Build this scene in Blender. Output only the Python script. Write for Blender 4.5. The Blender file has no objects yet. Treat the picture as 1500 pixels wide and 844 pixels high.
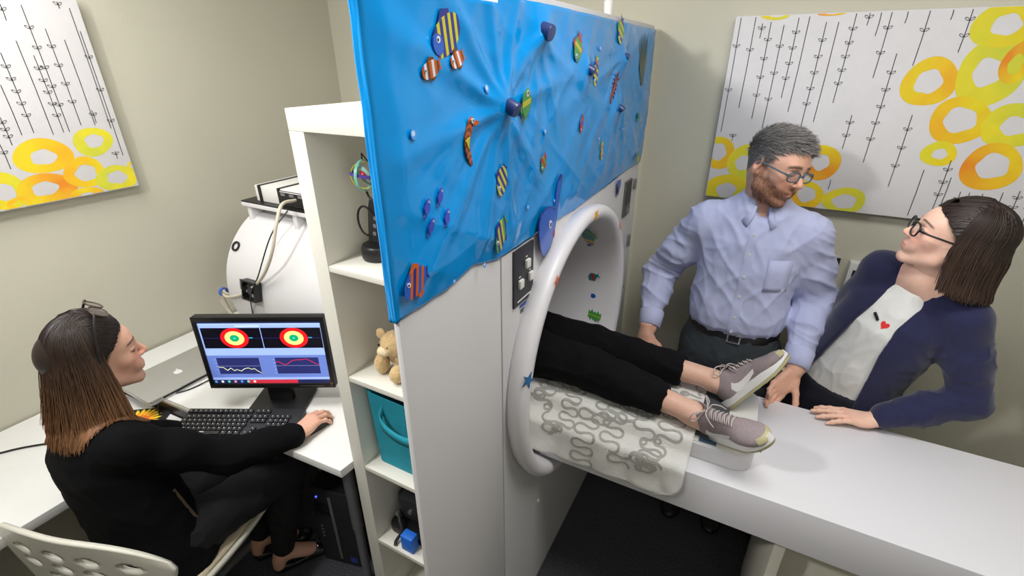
import bpy, bmesh, math, random
import numpy as np
from mathutils import Vector, Matrix, noise
from mathutils.bvhtree import BVHTree

random.seed(7); rng = np.random.default_rng(7)
PI = math.pi
SC = bpy.context.scene
COL = SC.collection

# ------------------------------------------------------------------ camera
F_PX, PITCH, YAW, ROLL = 697.8, 0.443916, 0.489497, -0.002254
CAM = Vector((1.01684, -0.78948, 1.94623))
_fw = Vector((-math.sin(YAW)*math.cos(PITCH), math.cos(YAW)*math.cos(PITCH), -math.sin(PITCH)))
_rt = Vector((math.cos(YAW), math.sin(YAW), 0)); _up = _rt.cross(_fw)
_c, _s = math.cos(ROLL), math.sin(ROLL)
_r2, _u2 = _c*_rt + _s*_up, -_s*_rt + _c*_up
cd = bpy.data.cameras.new('camera'); cam = bpy.data.objects.new('camera', cd); COL.objects.link(cam)
cam.matrix_world = Matrix(((_r2.x, _u2.x, -_fw.x, CAM.x), (_r2.y, _u2.y, -_fw.y, CAM.y), (_r2.z, _u2.z, -_fw.z, CAM.z), (0, 0, 0, 1)))
cd.sensor_width = 36; cd.lens = 36*F_PX/1500; cd.clip_start = 0.02
SC.camera = cam

# ------------------------------------------------------------------ world, light, exposure
SC.view_settings.view_transform = 'Standard'; SC.view_settings.look = 'None'
SC.view_settings.gamma = 1; SC.view_settings.use_curve_mapping = False
SC.view_settings.exposure = 0.08
w = bpy.data.worlds.new('world'); SC.world = w; w.use_nodes = True
w.node_tree.nodes['Background'].inputs[0].default_value = (.9, .95, 1, 1)
w.node_tree.nodes['Background'].inputs[1].default_value = 0.03
def area(name, loc, target, size, power, color=(1, 1, 1), sy=None):
    l = bpy.data.lights.new(name, 'AREA'); l.energy = power; l.color = color; l.size = size
    if sy: l.shape = 'RECTANGLE'; l.size_y = sy
    o = bpy.data.objects.new(name, l); COL.objects.link(o); o.location = loc
    d = Vector(target) - Vector(loc); o.rotation_euler = d.to_track_quat('-Z', 'Y').to_euler()
    return o
CEIL = 2.75
PANELS = [(1.35, 0.15), (-0.55, -0.35), (1.6, -1.5)]
PANEL_W = [18, 21, 3]
for (x, y), pw in zip(PANELS, PANEL_W):
    area('ceiling_panel_light', (x, y, CEIL-.035), (x, y, 0), 1.14, pw, (1, .985, .97), .54)
FLASH = area('photographer_flash', (-0.25, -1.15, 2.58), (0.9, 0.9, 1.25), .15, 23, (1, .985, .98))

# ------------------------------------------------------------------ helpers
MATS = {}
def mat(name, col, rough=.5, metal=0, var=.06, vscale=12, bump=0, bscale=200, spec=.5, coat=0, attr=False, emit=0, sheen=0, sss=0):
    if name in MATS: return MATS[name]
    m = bpy.data.materials.new(name); m.use_nodes = True; MATS[name] = m
    nt = m.node_tree; N = nt.nodes; L = nt.links; p = N['Principled BSDF']
    p.inputs['Roughness'].default_value = rough; p.inputs['Metallic'].default_value = metal
    p.inputs['Specular IOR Level'].default_value = spec; p.inputs['Coat Weight'].default_value = coat
    if sheen: p.inputs['Sheen Weight'].default_value = sheen
    if sss:
        p.inputs['Subsurface Weight'].default_value = sss; p.inputs['Subsurface Radius'].default_value = (.01, .004, .002); p.inputs['Subsurface Scale'].default_value = .6
    tc = N.new('ShaderNodeTexCoord')
    nz = N.new('ShaderNodeTexNoise'); nz.inputs['Scale'].default_value = vscale; nz.inputs['Detail'].default_value = 4
    L.new(tc.outputs['Object'], nz.inputs['Vector'])
    mx = N.new('ShaderNodeMix'); mx.data_type = 'RGBA'; mx.blend_type = 'MULTIPLY'; mx.inputs['Factor'].default_value = 1
    if attr:
        a = N.new('ShaderNodeVertexColor'); a.layer_name = 'Col'; L.new(a.outputs['Color'], mx.inputs['A'])
    else: mx.inputs['A'].default_value = (*col, 1)
    mr = N.new('ShaderNodeMapRange'); mr.inputs['From Min'].default_value = .3; mr.inputs['From Max'].default_value = .7
    mr.inputs['To Min'].default_value = 1-var; mr.inputs['To Max'].default_value = 1+var*.4
    L.new(nz.outputs['Fac'], mr.inputs['Value']); L.new(mr.outputs['Result'], mx.inputs['B'])
    L.new(mx.outputs['Result'], p.inputs['Base Color'])
    if emit:
        L.new(mx.outputs['Result'], p.inputs['Emission Color']); p.inputs['Emission Strength'].default_value = emit
    if bump:
        b = N.new('ShaderNodeBump'); b.inputs['Strength'].default_value = bump; b.inputs['Distance'].default_value = .002
        n2 = N.new('ShaderNodeTexNoise'); n2.inputs['Scale'].default_value = bscale; n2.inputs['Detail'].default_value = 3
        L.new(tc.outputs['Object'], n2.inputs['Vector']); L.new(n2.outputs['Fac'], b.inputs['Height']); L.new(b.outputs['Normal'], p.inputs['Normal'])
    return m
def srgb(r, g, b):
    f = lambda c: (c/255)/12.92 if c/255 <= .04045 else ((c/255+.055)/1.055)**2.4
    return (f(r), f(g), f(b))

def put(o, parent=None):
    COL.objects.link(o)
    if parent is not None:
        o.parent = parent
        if parent.parent is None: o.matrix_parent_inverse = parent.matrix_basis.inverted()
    return o
def tag(o, label, cat, group=None, kind=None):
    if label: o['label'] = label
    if cat: o['category'] = cat
    if group: o['group'] = group
    if kind: o['kind'] = kind
    return o
def thing(name, label, cat, loc=(0, 0, 0), rz=0, group=None):
    o = bpy.data.objects.new(name, None); o.empty_display_size = .05; COL.objects.link(o)
    o.location = loc; o.rotation_euler = (0, 0, rz)
    o.matrix_basis = Matrix.Translation(loc) @ Matrix.Rotation(rz, 4, 'Z')
    return tag(o, label, cat, group)
def np_mesh(name, V, Fs, cols=None, smooth=True):
    me = bpy.data.meshes.new(name)
    V = np.asarray(V, np.float32)
    if isinstance(Fs, np.ndarray):
        n = Fs.shape[1]; nf = len(Fs)
        me.vertices.add(len(V)); me.vertices.foreach_set('co', V.ravel())
        me.loops.add(nf*n); me.loops.foreach_set('vertex_index', Fs.astype(np.int32).ravel())
        me.polygons.add(nf); me.polygons.foreach_set('loop_start', np.arange(0, nf*n, n, dtype=np.int32))
        me.update(calc_edges=True); me.validate()
    else:
        me.from_pydata([tuple(map(float, v)) for v in V], [], Fs); me.update()
    if smooth: me.polygons.foreach_set('use_smooth', np.ones(len(me.polygons), bool))
    if cols is not None:
        a = me.color_attributes.new('Col', 'FLOAT_COLOR', 'POINT')
        c = np.ones((len(me.vertices), 4), np.float32); c[:, :3] = cols
        a.data.foreach_set('color', c.ravel())
    return me
class B:
    """collects shapes; build() links them as ONE mesh object"""
    def __init__(s): s.V = []; s.F = []; s.C = []; s.cur = (1, 1, 1)
    def _v(s, pts):
        i = len(s.V); s.V += [tuple(p) for p in pts]; s.C += [s.cur]*len(pts); return i
    def poly(s, pts): i = s._v(pts); s.F.append(list(range(i, i+len(pts)))); return s
    def box(s, x0, x1, y0, y1, z0, z1, M=None):
        p = [Vector((x, y, z)) for z in (z0, z1) for y in (y0, y1) for x in (x0, x1)]
        if M is not None: p = [M @ q for q in p]
        i = s._v(p)
        for f in ((0, 2, 3, 1), (4, 5, 7, 6), (0, 1, 5, 4), (2, 6, 7, 3), (0, 4, 6, 2), (1, 3, 7, 5)): s.F.append([i+k for k in f])
        return s
    def tube(s, path, r, n=8, cap=True):
        path = [Vector(p) for p in path]; R = r if isinstance(r, (list, tuple)) else [r]*len(path)
        t0 = (path[1]-path[0]).normalized(); u = t0.orthogonal().normalized(); rings = []
        for k, p in enumerate(path):
            t = (path[min(k+1, len(path)-1)]-path[max(k-1, 0)]).normalized()
            u = (u - t*u.dot(t)).normalized(); v = t.cross(u)
            rings.append(s._v([p + (u*math.cos(a)+v*math.sin(a))*R[k] for a in [2*PI*j/n for j in range(n)]]))
        for a, b in zip(rings, rings[1:]):
            for j in range(n): s.F.append([a+j, a+(j+1) % n, b+(j+1) % n, b+j])
        if cap: s.F.append([rings[0]+j for j in reversed(range(n))]); s.F.append([rings[-1]+j for j in range(n)])
        return s
    def cyl(s, a, b, r, n=20, r2=None): return s.tube([a, b], [r, r if r2 is None else r2], n)
    def lathe(s, prof, M=None, n=48, a0=0, a1=2*PI, close=False):
        """prof: (r, h) pairs turned about local Z"""
        full = abs(a1-a0-2*PI) < 1e-6; m = n if full else n+1; rings = []
        for r, h in prof:
            pts = [Vector((r*math.cos(a0+(a1-a0)*j/n), r*math.sin(a0+(a1-a0)*j/n), h)) for j in range(m)]
            if M is not None: pts = [M @ p for p in pts]
            rings.append(s._v(pts))
        pr = list(zip(rings, rings[1:])) + ([(rings[-1], rings[0])] if close else [])
        for a, b in pr:
            for j in range(n if full else n): k = (j+1) % m; s.F.append([a+j, a+k, b+k, b+j])
        return s
    def prism(s, outline, d, M=None):
        """outline in local XY, extruded 0..d along local Z"""
        n = len(outline); a = [Vector((x, y, 0)) for x, y in outline]; b = [Vector((x, y, d)) for x, y in outline]
        if M is not None: a = [M @ p for p in a]; b = [M @ p for p in b]
        i = s._v(a); j = s._v(b)
        s.F.append([i+k for k in reversed(range(n))]); s.F.append([j+k for k in range(n)])
        for k in range(n): s.F.append([i+k, i+(k+1) % n, j+(k+1) % n, j+k])
        return s
    def sheet(s, P):
        """grid of points P[i][j]"""
        ni, nj = len(P), len(P[0]); i0 = s._v([p for row in P for p in row])
        for i in range(ni-1):
            for j in range(nj-1): a = i0+i*nj+j; s.F.append([a, a+1, a+nj+1, a+nj])
        return s
    def build(s, name, m, parent=None, bevel=0, seg=2, smooth=None, fix=True, mesh=None):
        me = bpy.data.meshes.new(name); me.from_pydata(s.V, [], s.F); me.update()
        if any(c != (1, 1, 1) for c in s.C):
            a = me.color_attributes.new('Col', 'FLOAT_COLOR', 'POINT')
            for k, c in enumerate(s.C): a.data[k].color = (*c, 1)
        if bevel or fix:
            bm = bmesh.new(); bm.from_mesh(me)
            if fix: bmesh.ops.recalc_face_normals(bm, faces=bm.faces)
            if bevel:
                es = [e for e in bm.edges if len(e.link_faces) == 2 and e.calc_face_angle(0) > .6]
                bmesh.ops.bevel(bm, geom=es, offset=bevel, segments=seg, profile=.6, affect='EDGES', clamp_overlap=True)
            bm.to_mesh(me); bm.free()
        if smooth or bevel:
            me.polygons.foreach_set('use_smooth', np.ones(len(me.polygons), bool))
            me.set_sharp_from_angle(angle=smooth or .7)
        o = bpy.data.objects.new(name, me); me.materials.append(m)
        return put(o, parent)
def struct(o): o['kind'] = 'structure'; return o
def frame(o, x, y, z): # matrix from origin and three axes
    x, y, z, o = Vector(x), Vector(y), Vector(z), Vector(o)
    return Matrix(((x.x, y.x, z.x, o.x), (x.y, y.y, z.y, o.y), (x.z, y.z, z.z, o.z), (0, 0, 0, 1)))
def aim(o, fwd, upv=(0, 0, 1)):
    """matrix whose local +Y is fwd, local Z near upv, X = Y x Z"""
    y = Vector(fwd).normalized(); z = Vector(upv); z = (z - y*z.dot(y)).normalized(); x = y.cross(z)
    return frame(o, x, y, z)
def spline(pts, n=6):
    P = [Vector(p) for p in pts]; P = [P[0]*2-P[1]] + P + [P[-1]*2-P[-2]]; out = []
    for i in range(1, len(P)-2):
        for k in range(n):
            t = k/n; a, b, c, d = P[i-1], P[i], P[i+1], P[i+2]
            out.append(.5*((2*b) + (c-a)*t + (2*a-5*b+4*c-d)*t*t + (3*b-a-3*c+d)*t**3))
    out.append(P[-2]); return out

# ------------------------------------------------------------------ materials
M_WALL = mat('wall_paint', srgb(196, 193, 176), .75, var=.03, vscale=3, bump=.25, bscale=260, spec=.25)
M_CEIL = mat('ceiling_tile', srgb(215, 213, 205), .9, var=.08, vscale=60, bump=.3)
M_CARPET = mat('carpet', srgb(80, 80, 85), .95, var=.55, vscale=160, bump=.8, bscale=400, spec=.1)
M_WHITE = mat('white_laminate', srgb(222, 221, 216), .38, var=.02, vscale=5, spec=.45)
M_SHELF = mat('shelf_lacquer', srgb(216, 214, 203), .45, var=.02, vscale=4)
M_SCAN = mat('scanner_shell', srgb(214, 213, 214), .42, var=.02, vscale=3)
M_RING = mat('scanner_ring', srgb(224, 222, 226), .35, var=.015, vscale=4)
M_BED = mat('bed_laminate', srgb(219, 218, 222), .4, var=.02, vscale=4)
M_BLACK = mat('black_plastic', srgb(20, 20, 22), .4, var=.1)
M_DARK = mat('dark_plastic', srgb(34, 35, 38), .5, var=.12)
M_GREY = mat('grey_metal', srgb(150, 152, 155), .35, .7, var=.05)
M_ALU = mat('aluminium', srgb(188, 188, 184), .38, .55, var=.03)
M_CHROME = mat('chrome', srgb(210, 210, 212), .15, 1, var=.02)
M_CREAM = mat('cream_cable', srgb(196, 188, 170), .55)
M_ATTR = mat('printed_colour', (1, 1, 1), .55, attr=True, var=.05, vscale=30)
M_STICK = mat('vinyl_sticker', (1, 1, 1), .3, attr=True, var=.03, vscale=30, coat=.3)
# ------------------------------------------------------------------ room shell
XL, XR, YB, YF = -1.345, 3.3, 1.455, -2.6
struct(B().box(XL-.1, XR+.1, YF-.1, YB+.1, -.08, 0).build('floor', M_CARPET))
struct(B().box(XL-.1, XR+.1, YF-.1, YB+.1, CEIL, CEIL+.08).build('ceiling', M_CEIL))
struct(B().box(XL-.1, XL, YF-.1, YB+.1, 0, CEIL).build('wall_left', M_WALL))
struct(B().box(XL, XR, YB, YB+.1, 0, CEIL).build('wall_back', M_WALL))
struct(B().box(XR, XR+.1, YF-.1, YB+.1, 0, CEIL).build('wall_right', M_WALL))
struct(B().box(XL, XR, YF-.1, YF, 0, CEIL).build('wall_front', M_WALL))
M_DIFF = mat('light_diffuser', (1, .97, .92), .5, emit=2.2, var=.02)
for i, (x, y) in enumerate(PANELS):
    t = thing('ceiling_light', ['flat ceiling light panel above the patient bed', 'flat ceiling light panel above the desks', 'flat ceiling light panel behind the photographer'][i], 'light', (x, y, CEIL))
    b = B()
    for a0, a1, c0, c1 in ((-.62, .62, -.32, -.29), (-.62, .62, .29, .32), (-.62, -.59, -.29, .29), (.59, .62, -.29, .29)): b.box(x+a0, x+a1, y+c0, y+c1, CEIL-.03, CEIL)
    b.build('frame', M_WHITE, t)
    B().box(x-.59, x+.59, y-.29, y+.29, CEIL-.02, CEIL-.005).build('diffuser', M_DIFF, t)

# ------------------------------------------------------------------ bookshelf (open front faces -Y)
bs = thing('bookshelf', 'tall narrow off-white open bookshelf beside the blue covered scanner front', 'bookshelf', (.22, .19, 0))
SHZ = [1.463, 1.11, .757, .404]
B().box(0, .44, 0, .38, 1.80, 1.85).build('top_board', M_SHELF, bs, .0015)
B().box(0, .05, 0, .38, 0, 1.7995).build('side_board', M_SHELF, bs, .0015)
B().box(.39, .44, 0, .38, 0, 1.7995).build('side_board', M_SHELF, bs, .0015)
B().box(.05, .39, .002, .38, 0, .05).build('bottom_board', M_SHELF, bs, .0015)
B().box(.05, .39, .372, .38, .05, 1.80).build('back_board', M_SHELF, bs)
for z in SHZ: B().box(.05, .39, .002, .372, z-.017, z).build('shelf', M_SHELF, bs, .001)

# ------------------------------------------------------------------ scanner
RC = Vector((0, .615, 1.043))            # bore axis (y, z), runs along X
PX = .50                               # front face of the board
PT = 2.075
sc = thing('scanner', 'white mock scanner with a round bore ring and wide front board', 'scanner', (.2, .62, 0))
MX = frame((0, RC.y, RC.z), (0, 1, 0), (0, 0, 1), (1, 0, 0))   # local z -> world X, local x->Y, y->Z
def board_with_hole(y0, y1, z0, z1, x0, x1, R, n=64):
    b = B(); o = []; i = []
    for k in range(n):
        a = 2*PI*k/n; c, s_ = math.cos(a), math.sin(a)
        ty = ((y1-RC.y) if c > 0 else (y0-RC.y))/c if abs(c) > 1e-6 else 1e9
        tz = ((z1-RC.z) if s_ > 0 else (z0-RC.z))/s_ if abs(s_) > 1e-6 else 1e9
        t = min(ty, tz); o.append((RC.y+c*t, RC.z+s_*t)); i.append((RC.y+c*R, RC.z+s_*R))
    # snap nearest outline points to the corners
    for cy, cz in ((y0, z0), (y0, z1), (y1, z0), (y1, z1)):
        k = min(range(n), key=lambda k: (o[k][0]-cy)**2+(o[k][1]-cz)**2); o[k] = (cy, cz)
    vi = [[b._v([(x, *p) for p in ring]) for ring in (o, i)] for x in (x0, x1)]
    for k in range(n):
        k2 = (k+1) % n
        b.F.append([vi[1][0]+k, vi[1][0]+k2, vi[1][1]+k2, vi[1][1]+k]); b.F.append([vi[0][0]+k2, vi[0][0]+k, vi[0][1]+k, vi[0][1]+k2])
        b.F.append([vi[0][0]+k, vi[0][0]+k2, vi[1][0]+k2, vi[1][0]+k]); b.F.append([vi[0][1]+k2, vi[0][1]+k, vi[1][1]+k, vi[1][1]+k2])
    return b
board_with_hole(.128, 1.405, .0, PT, .462, PX, .428).build('front_board', M_SCAN, sc)
B().box(.484, PX-.002, -.238, .1265, 0, PT-.025).build('side_board', M_SCAN, sc, .003)
ring = B().lathe([(.468, PX), (.474, .506), (.480, .52), (.484, .535), (.483, .548), (.476, .559), (.463, .564), (.450, .563), (.440, .556), (.433, .543), (.427, .52), (.421, .475)], MX, 120)
ring.build('bore_ring', M_RING, sc, smooth=1.2)
def bore_r(x): return float(np.interp(x, [-.93, -.1, .15, .40, .47], [.318, .318, .36, .405, .42]))
B().lathe([(.421, .476), (bore_r(.46), .46), (bore_r(.40), .40), (bore_r(.15), .15), (bore_r(-.1), -.1), (bore_r(-.93), -.93)], MX, 84).build('bore_liner', M_RING, sc, smooth=1.2)
B().lathe([(.445, .462), (.445, .45), (.395, .15), (.345, -.15), (.345, -.93), (.338, -.945), (.318, -.945), (.318, -.925)], MX, 84).build('outer_tube', M_SCAN, sc, smooth=.6)
for sy in (-1, 1): B().box(-.75, -.69, RC.y+sy*.2-.03, RC.y+sy*.2+.03, 0, .79).build('tube_leg', M_SCAN, sc, .003)
B().box(-.78, -.66, RC.y-.26, RC.y+.26, .74, .80).build('tube_cradle', M_SCAN, sc, .003)
b = B(); b.box(.462, .484, -.2, .1, PT-.09, PT-.026); b.build('board_batten', M_SCAN, sc)
B().cyl((.48, .86, PT-.01), (.48, .86, PT+.04), .011, 14, .016).build('light_peg', M_WHITE, sc)
B().cyl((PX, .386, .45), (PX+.006, .386, .45), .007, 12).build('screw_cap', M_WHITE, sc)
# control panel with three rocker buttons
cp = B().box(PX, PX+.006, .182, .294, 1.362, 1.52).build('control_panel', mat('panel_black', srgb(42, 42, 48), .5), sc, .001)
for y, z in ((.252, 1.468), (.272, 1.425), (.214, 1.423)):
    B().box(PX+.006, PX+.014, y-.011, y+.011, z-.012, z+.012).build('button', M_WHITE, cp, .002)
def text(body, size, M, name, m, parent, bold=False):
    cu = bpy.data.curves.new(name, 'FONT'); cu.body = body; cu.size = size; cu.extrude = .0003; cu.align_x = 'CENTER'; cu.align_y = 'CENTER'
    o = bpy.data.objects.new('tmp', cu); COL.objects.link(o); dg = bpy.context.evaluated_depsgraph_get()
    me = bpy.data.meshes.new_from_object(o.evaluated_get(dg)); bpy.data.objects.remove(o); bpy.data.curves.remove(cu)
    me.transform(M); me.materials.clear(); me.materials.append(m); me.name = name
    return put(bpy.data.objects.new(name, me), parent)
M_INKW = mat('white_ink', srgb(225, 225, 225), .6); M_INKK = mat('black_ink', srgb(18, 18, 18), .6)
FX = lambda y, z, x=PX: frame((x, y, z), (0, 1, 0), (0, 0, 1), (1, 0, 0))   # text frame on the board
for y, z, n_ in ((.252, 1.487, 4), (.272, 1.443, 3), (.214, 1.442, 4)):   # worn captions, too small to read
    b = B()
    for k in range(n_): b.box(PX+.006, PX+.0064, y-.003*n_*.5+.003*k, y-.003*n_*.5+.003*k+.0021, z-.002, z+.002-.0008*(k % 2))
    b.build('panel_caption', M_INKW, cp)
B().box(PX+.006, PX+.0066, .2, .275, 1.372, 1.376).build('panel_rule', M_INKW, cp)
lb = B().box(PX, PX+.001, .222, .262, 1.322, 1.354).build('asset_tag', M_INKW, sc)
B().box(PX+.001, PX+.0014, .222, .262, 1.343, 1.354).build('tag_band', mat('tag_blue', srgb(60, 80, 160), .5), lb)
b = B(); y = .225
for k in range(14): wd = random.choice((.0008, .0014)); b.box(PX+.001, PX+.0014, y, y+wd, 1.326, 1.34); y += wd+.0012
b.build('tag_bars', M_INKK, lb)
dp = B().box(PX, PX+.008, 1.185, 1.28, 1.335, 1.49).build('display_panel', mat('panel_grey', srgb(90, 90, 94), .45), sc, .001)
B().box(PX+.008, PX+.0088, 1.192, 1.273, 1.385, 1.485).build('screen', M_BLACK, dp)
B().box(PX+.008, PX+.013, 1.215, 1.245, 1.345, 1.372).build('button', M_GREY, dp, .002)
for z0, z1 in ((1.43, 1.475), (1.16, 1.215)):
    B().box(PX, PX+.012, 1.325, 1.345, z0, z1).build('side_latch', M_GREY, sc, .002)
# amplifier shelf on top of the tube
for x in (-.90, -.62): B().box(x-.012, x+.012, .43, .72, 1.30, 1.395).build('bracket_cheek', M_SCAN, sc, .002)
B().box(-.93, -.2, .42, .74, 1.395, 1.412).build('bracket_shelf', M_SCAN, sc, .002)
B().box(-.93, -.2, .422, .74, 1.412, 1.418).build('bracket_mat', M_BLACK, sc)
B().box(-.34, -.316, .43, .72, 1.30, 1.395).build('bracket_cheek', M_SCAN, sc, .002)
# black grommet on the tube rim, printed notice
B().lathe([(.014, .0), (.022, .0), (.022, .006), (.014, .006)], frame((-.90, RC.y-.3445*math.cos(.62), RC.z+.3445*math.sin(.62)), (1, 0, 0), (0, math.sin(.62), math.cos(.62)), (0, -math.cos(.62), math.sin(.62))), 20, close=True).build('grommet', M_BLACK, sc)
nt_ = B()
for k, ln in enumerate((.025, .05, .06, .04, .06, .055)):
    a = .24-.022*k; nt_.box(-.845, -.845+ln, -.0004, .0008, -.0022, .0022, frame((0, RC.y-.3455*math.cos(a), RC.z+.3455*math.sin(a)), (1, 0, 0), (0, -math.cos(a), math.sin(a)), (0, math.sin(a), math.cos(a))))
nt_.build('printed_notice', M_INKK, sc)
am = thing('amplifier', 'white boxy amplifier with black back strapped on top of the scanner tube', 'amplifier', (-.6, .52, 1.418))
B().box(-.86, -.25, .45, .66, 1.4185, 1.485).build('case', M_WHITE, am, .004)
bk = B().box(-.70, -.25, .443, .4505, 1.424, 1.480).build('rear_plate', M_BLACK, am)
for k in range(7): B().box(-.69+.05*k, -.665+.05*k, .4405, .443, 1.462, 1.472).build('socket', M_GREY, bk)
B().box(-.695, -.3, .4415, .443, 1.476, 1.4785).build('plate_lettering', M_INKW, bk)
for x in (-.835, -.715):
    b = B(); z1 = 1.4855
    for a0 in ((x, x+.016, .446, .664, z1, z1+.002), (x, x+.016, .4455, .449, 1.4125, z1+.002), (x, x+.016, .661, .664, 1.4125, z1+.002)): b.box(*a0)
    b.build('strap', M_BLACK, am)
fa = thing('cooling_fan', 'small square black cooling fan fixed on the white scanner tube', 'fan', (-.74, .27, 1.10))
Mf = frame((-.745, RC.y-.349*math.cos(.17), RC.z+.349*math.sin(.17)), (1, 0, 0), (0, math.sin(.17), math.cos(.17)), (0, -math.cos(.17), math.sin(.17)))
b = B()
for x0, x1, y0, y1 in ((-.042, .042, .036, .042), (-.042, .042, -.042, -.036), (-.042, -.036, -.036, .036), (.036, .042, -.036, .036)): b.box(x0, x1, y0, y1, 0, .03, Mf)
for sx in (-1, 1):
    for sy in (-1, 1): b.box(sx*.034-.005, sx*.034+.005, sy*.034-.005, sy*.034+.005, 0, .03, Mf)
b.build('housing', M_BLACK, fa)
B().lathe([(.001, .024), (.014, .024), (.014, .004)], Mf, 20).build('hub', M_DARK, fa)
for k in range(7):
    a = 2*PI*k/7; b = B(); b.box(.013, .035, -.008, .008, .012, .0135, Mf @ Matrix.Rotation(a, 4, 'Z') @ Matrix.Rotation(.5, 4, 'X')); b.build('blade', M_DARK, fa)
# cables
def cable(name, pts, r, m, label, n=8, group=None):
    return tag(B().tube(spline(pts, 8), r, n).build(name, m, smooth=1.5), label, 'cable', group)
cable('signal_cable', [(-.60, .435, 1.455), (-.58, .36, 1.46), (-.55, .30, 1.41), (-.57, .262, 1.29), (-.66, .262, 1.18), (-.80, .262, 1.08), (-.93, .262, 1.03), (-1.0, .28, 1.02)], .0065, M_CREAM, 'thick cream cable arching from the amplifier down across the tube')
cable('power_lead', [(-.64, .425, 1.415), (-.66, .34, 1.33), (-.70, .27, 1.17), (-.72, .235, 1.10), (-.80, .27, .99), (-.86, .30, .85), (-.86, .32, .74)], .0028, M_BLACK, 'thin black lead running down past the small fan')
for k in range(5):
    dx = .012*k
    cable('network_cable', [(-.97+dx*.3, .275, 1.035), (-1.02-dx*.5, .29, 1.03-.006*k), (-1.05-dx*.3+.02*(k % 2), .30, .95), (-1.02+dx, .31, .85), (-.98+dx*1.6, .33, .76)], .0048, M_CREAM, 'cream cable in the looped bundle hanging beside the scanner tube', 8, 'bundled cream cables')
tag(B().lathe([(.014, -.006), (.02, -.006), (.02, .006), (.014, .006)], frame((-1.0, .284, 1.03), (0, 1, 0), (0, 0, 1), (1, 0, 0)), 16, close=True).build('cable_tie', mat('tie_blue', srgb(70, 100, 190), .5)), 'blue tie holding the cream cable bundle', 'cable tie')
# ------------------------------------------------------------------ blue plastic cover with stickers
M_FILM = mat('blue_film', srgb(0, 146, 226), .17, var=.16, vscale=3.5, coat=.4, spec=.35)
M_FILM.node_tree.nodes['Principled BSDF'].inputs['Coat Roughness'].default_value = .09
nt = M_FILM.node_tree
FOLDS = [(.12, 1.86, a, .012) for a in (.15, .7, 1.2, 1.75, 2.3, 2.75, 3.3, 3.9, 4.4, 4.9, 5.5)] + \
        [(.95, 1.96, a, .010) for a in (4.4, 4.75, 5.1, 3.4, 3.9)] + [(.28, 2.0, a, .008) for a in (3.7, 4.2, 4.7, 5.3, 5.9)]
PEGS = [(.29, 2.005, .021), (.585, 1.925, .015), (.95, 1.96, .013), (.115, 1.862, .018), (.935, 1.80, .013)]
def film(y, z):
    """how far the film stands off the board"""
    d = .004 + .006*noise.noise((y*2.2, z*2.6, 1.3)) + .003*noise.noise((y*9, z*5, 4.))
    d += .0035*max(0, noise.noise((y*5+z*7, z*1.2-y*.7, 9.)))*2+.003*(1-abs(noise.noise((y*9-z*8, z*2.2+y*1.5, 3.))))**4+.0022*(1-abs(noise.noise((y*7+z*11, z*2-y*2, 13.))))**5
    for py, pz, a, amp in FOLDS:
        dy, dz = y-py, z-pz; L = dy*math.cos(a)+dz*math.sin(a); t = -dy*math.sin(a)+dz*math.cos(a)
        if L > 0: d += amp*math.exp(-(t/(.010+.05*L))**2)*math.exp(-L*3.0)*min(1, L*14+.25)*.9
    for py, pz, r in PEGS: d += .013*math.exp(-((y-py)**2+(z-pz)**2)/(.045**2))
    return max(.0015, d)
y0, y1 = -.238, 1.405
def hem(y):
    return 1.532 - .008*math.sin(y*3.1) + .006*noise.noise((y*4, 2, 0)) + .0015*noise.noise((y*26, 7, 0)) + (.02 if -.1 < y < .1 else 0)*(1-abs(y)*10)
NY, NZ = 190, 76
P = []
ztop = lambda y: PT-.026-.004 if y < .12 else PT-.014
for j in range(-10, NY+1):
    if j < 0:
        t = -j/10; row = []
        for k in range(NZ+1):
            f = k/NZ; z = (hem(y0)-.004)*(1-f) + (PT-.03)*f; wob = .003*noise.noise((t*3, z*9, 5))
            row.append((PX+.001-.019*max(0, t-.08), y0-.004-.004*min(1, t*9)-abs(wob), z))
    else:
        y = y0+(y1-y0)*j/NY; row = []
        for k in range(NZ+1):
            f = k/NZ; z = hem(y)*(1-f)+ztop(y)*f
            e = min(1, k/9)*min(1, j/4+.1); row.append((PX+.0015+film(y, z)*(.06+.94*e), y, z))
    P.append(row)
P.reverse()
me_b = B().sheet(P)
cover = me_b.build('plastic_cover', M_FILM, None, smooth=3.1)
tag(cover, 'glossy bright blue plastic sheet with sea animal stickers draped over the scanner front', 'plastic sheet')
md = cover.modifiers.new('thick', 'SOLIDIFY'); md.thickness = .0006; md.offset = 0
# layered flat shapes -> one sticker mesh with per-vertex colours
OR, WH, BK, BL, DB, YE, GR, TE, PU, RE, BR, LB = (srgb(*c) for c in ((196, 92, 22), (215, 220, 235), (12, 12, 18), (30, 90, 190), (30, 40, 130), (196, 190, 40), (70, 150, 70), (20, 125, 130), (60, 80, 190), (170, 45, 50), (110, 60, 35), (70, 150, 225)))
def blob(cx, cy, rx, ry, n=22, rot=0, sq=1):
    out = []
    for k in range(n):
        a = 2*PI*k/n; x = rx*math.cos(a); y = ry*math.copysign(abs(math.sin(a))**sq, math.sin(a)); out.append((cx+x*math.cos(rot)-y*math.sin(rot), cy+x*math.sin(rot)+y*math.cos(rot)))
    return out
def sticker(name, parts, M, parent, th=.0008, m=None):
    """parts: list of (outline, colour); each later one lies a hair higher"""
    b = B()
    for k, (o, c) in enumerate(parts):
        b.cur = c; b.prism(o, th+.0002*k, M)
    return b.build(name, m or M_STICK, parent)
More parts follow.
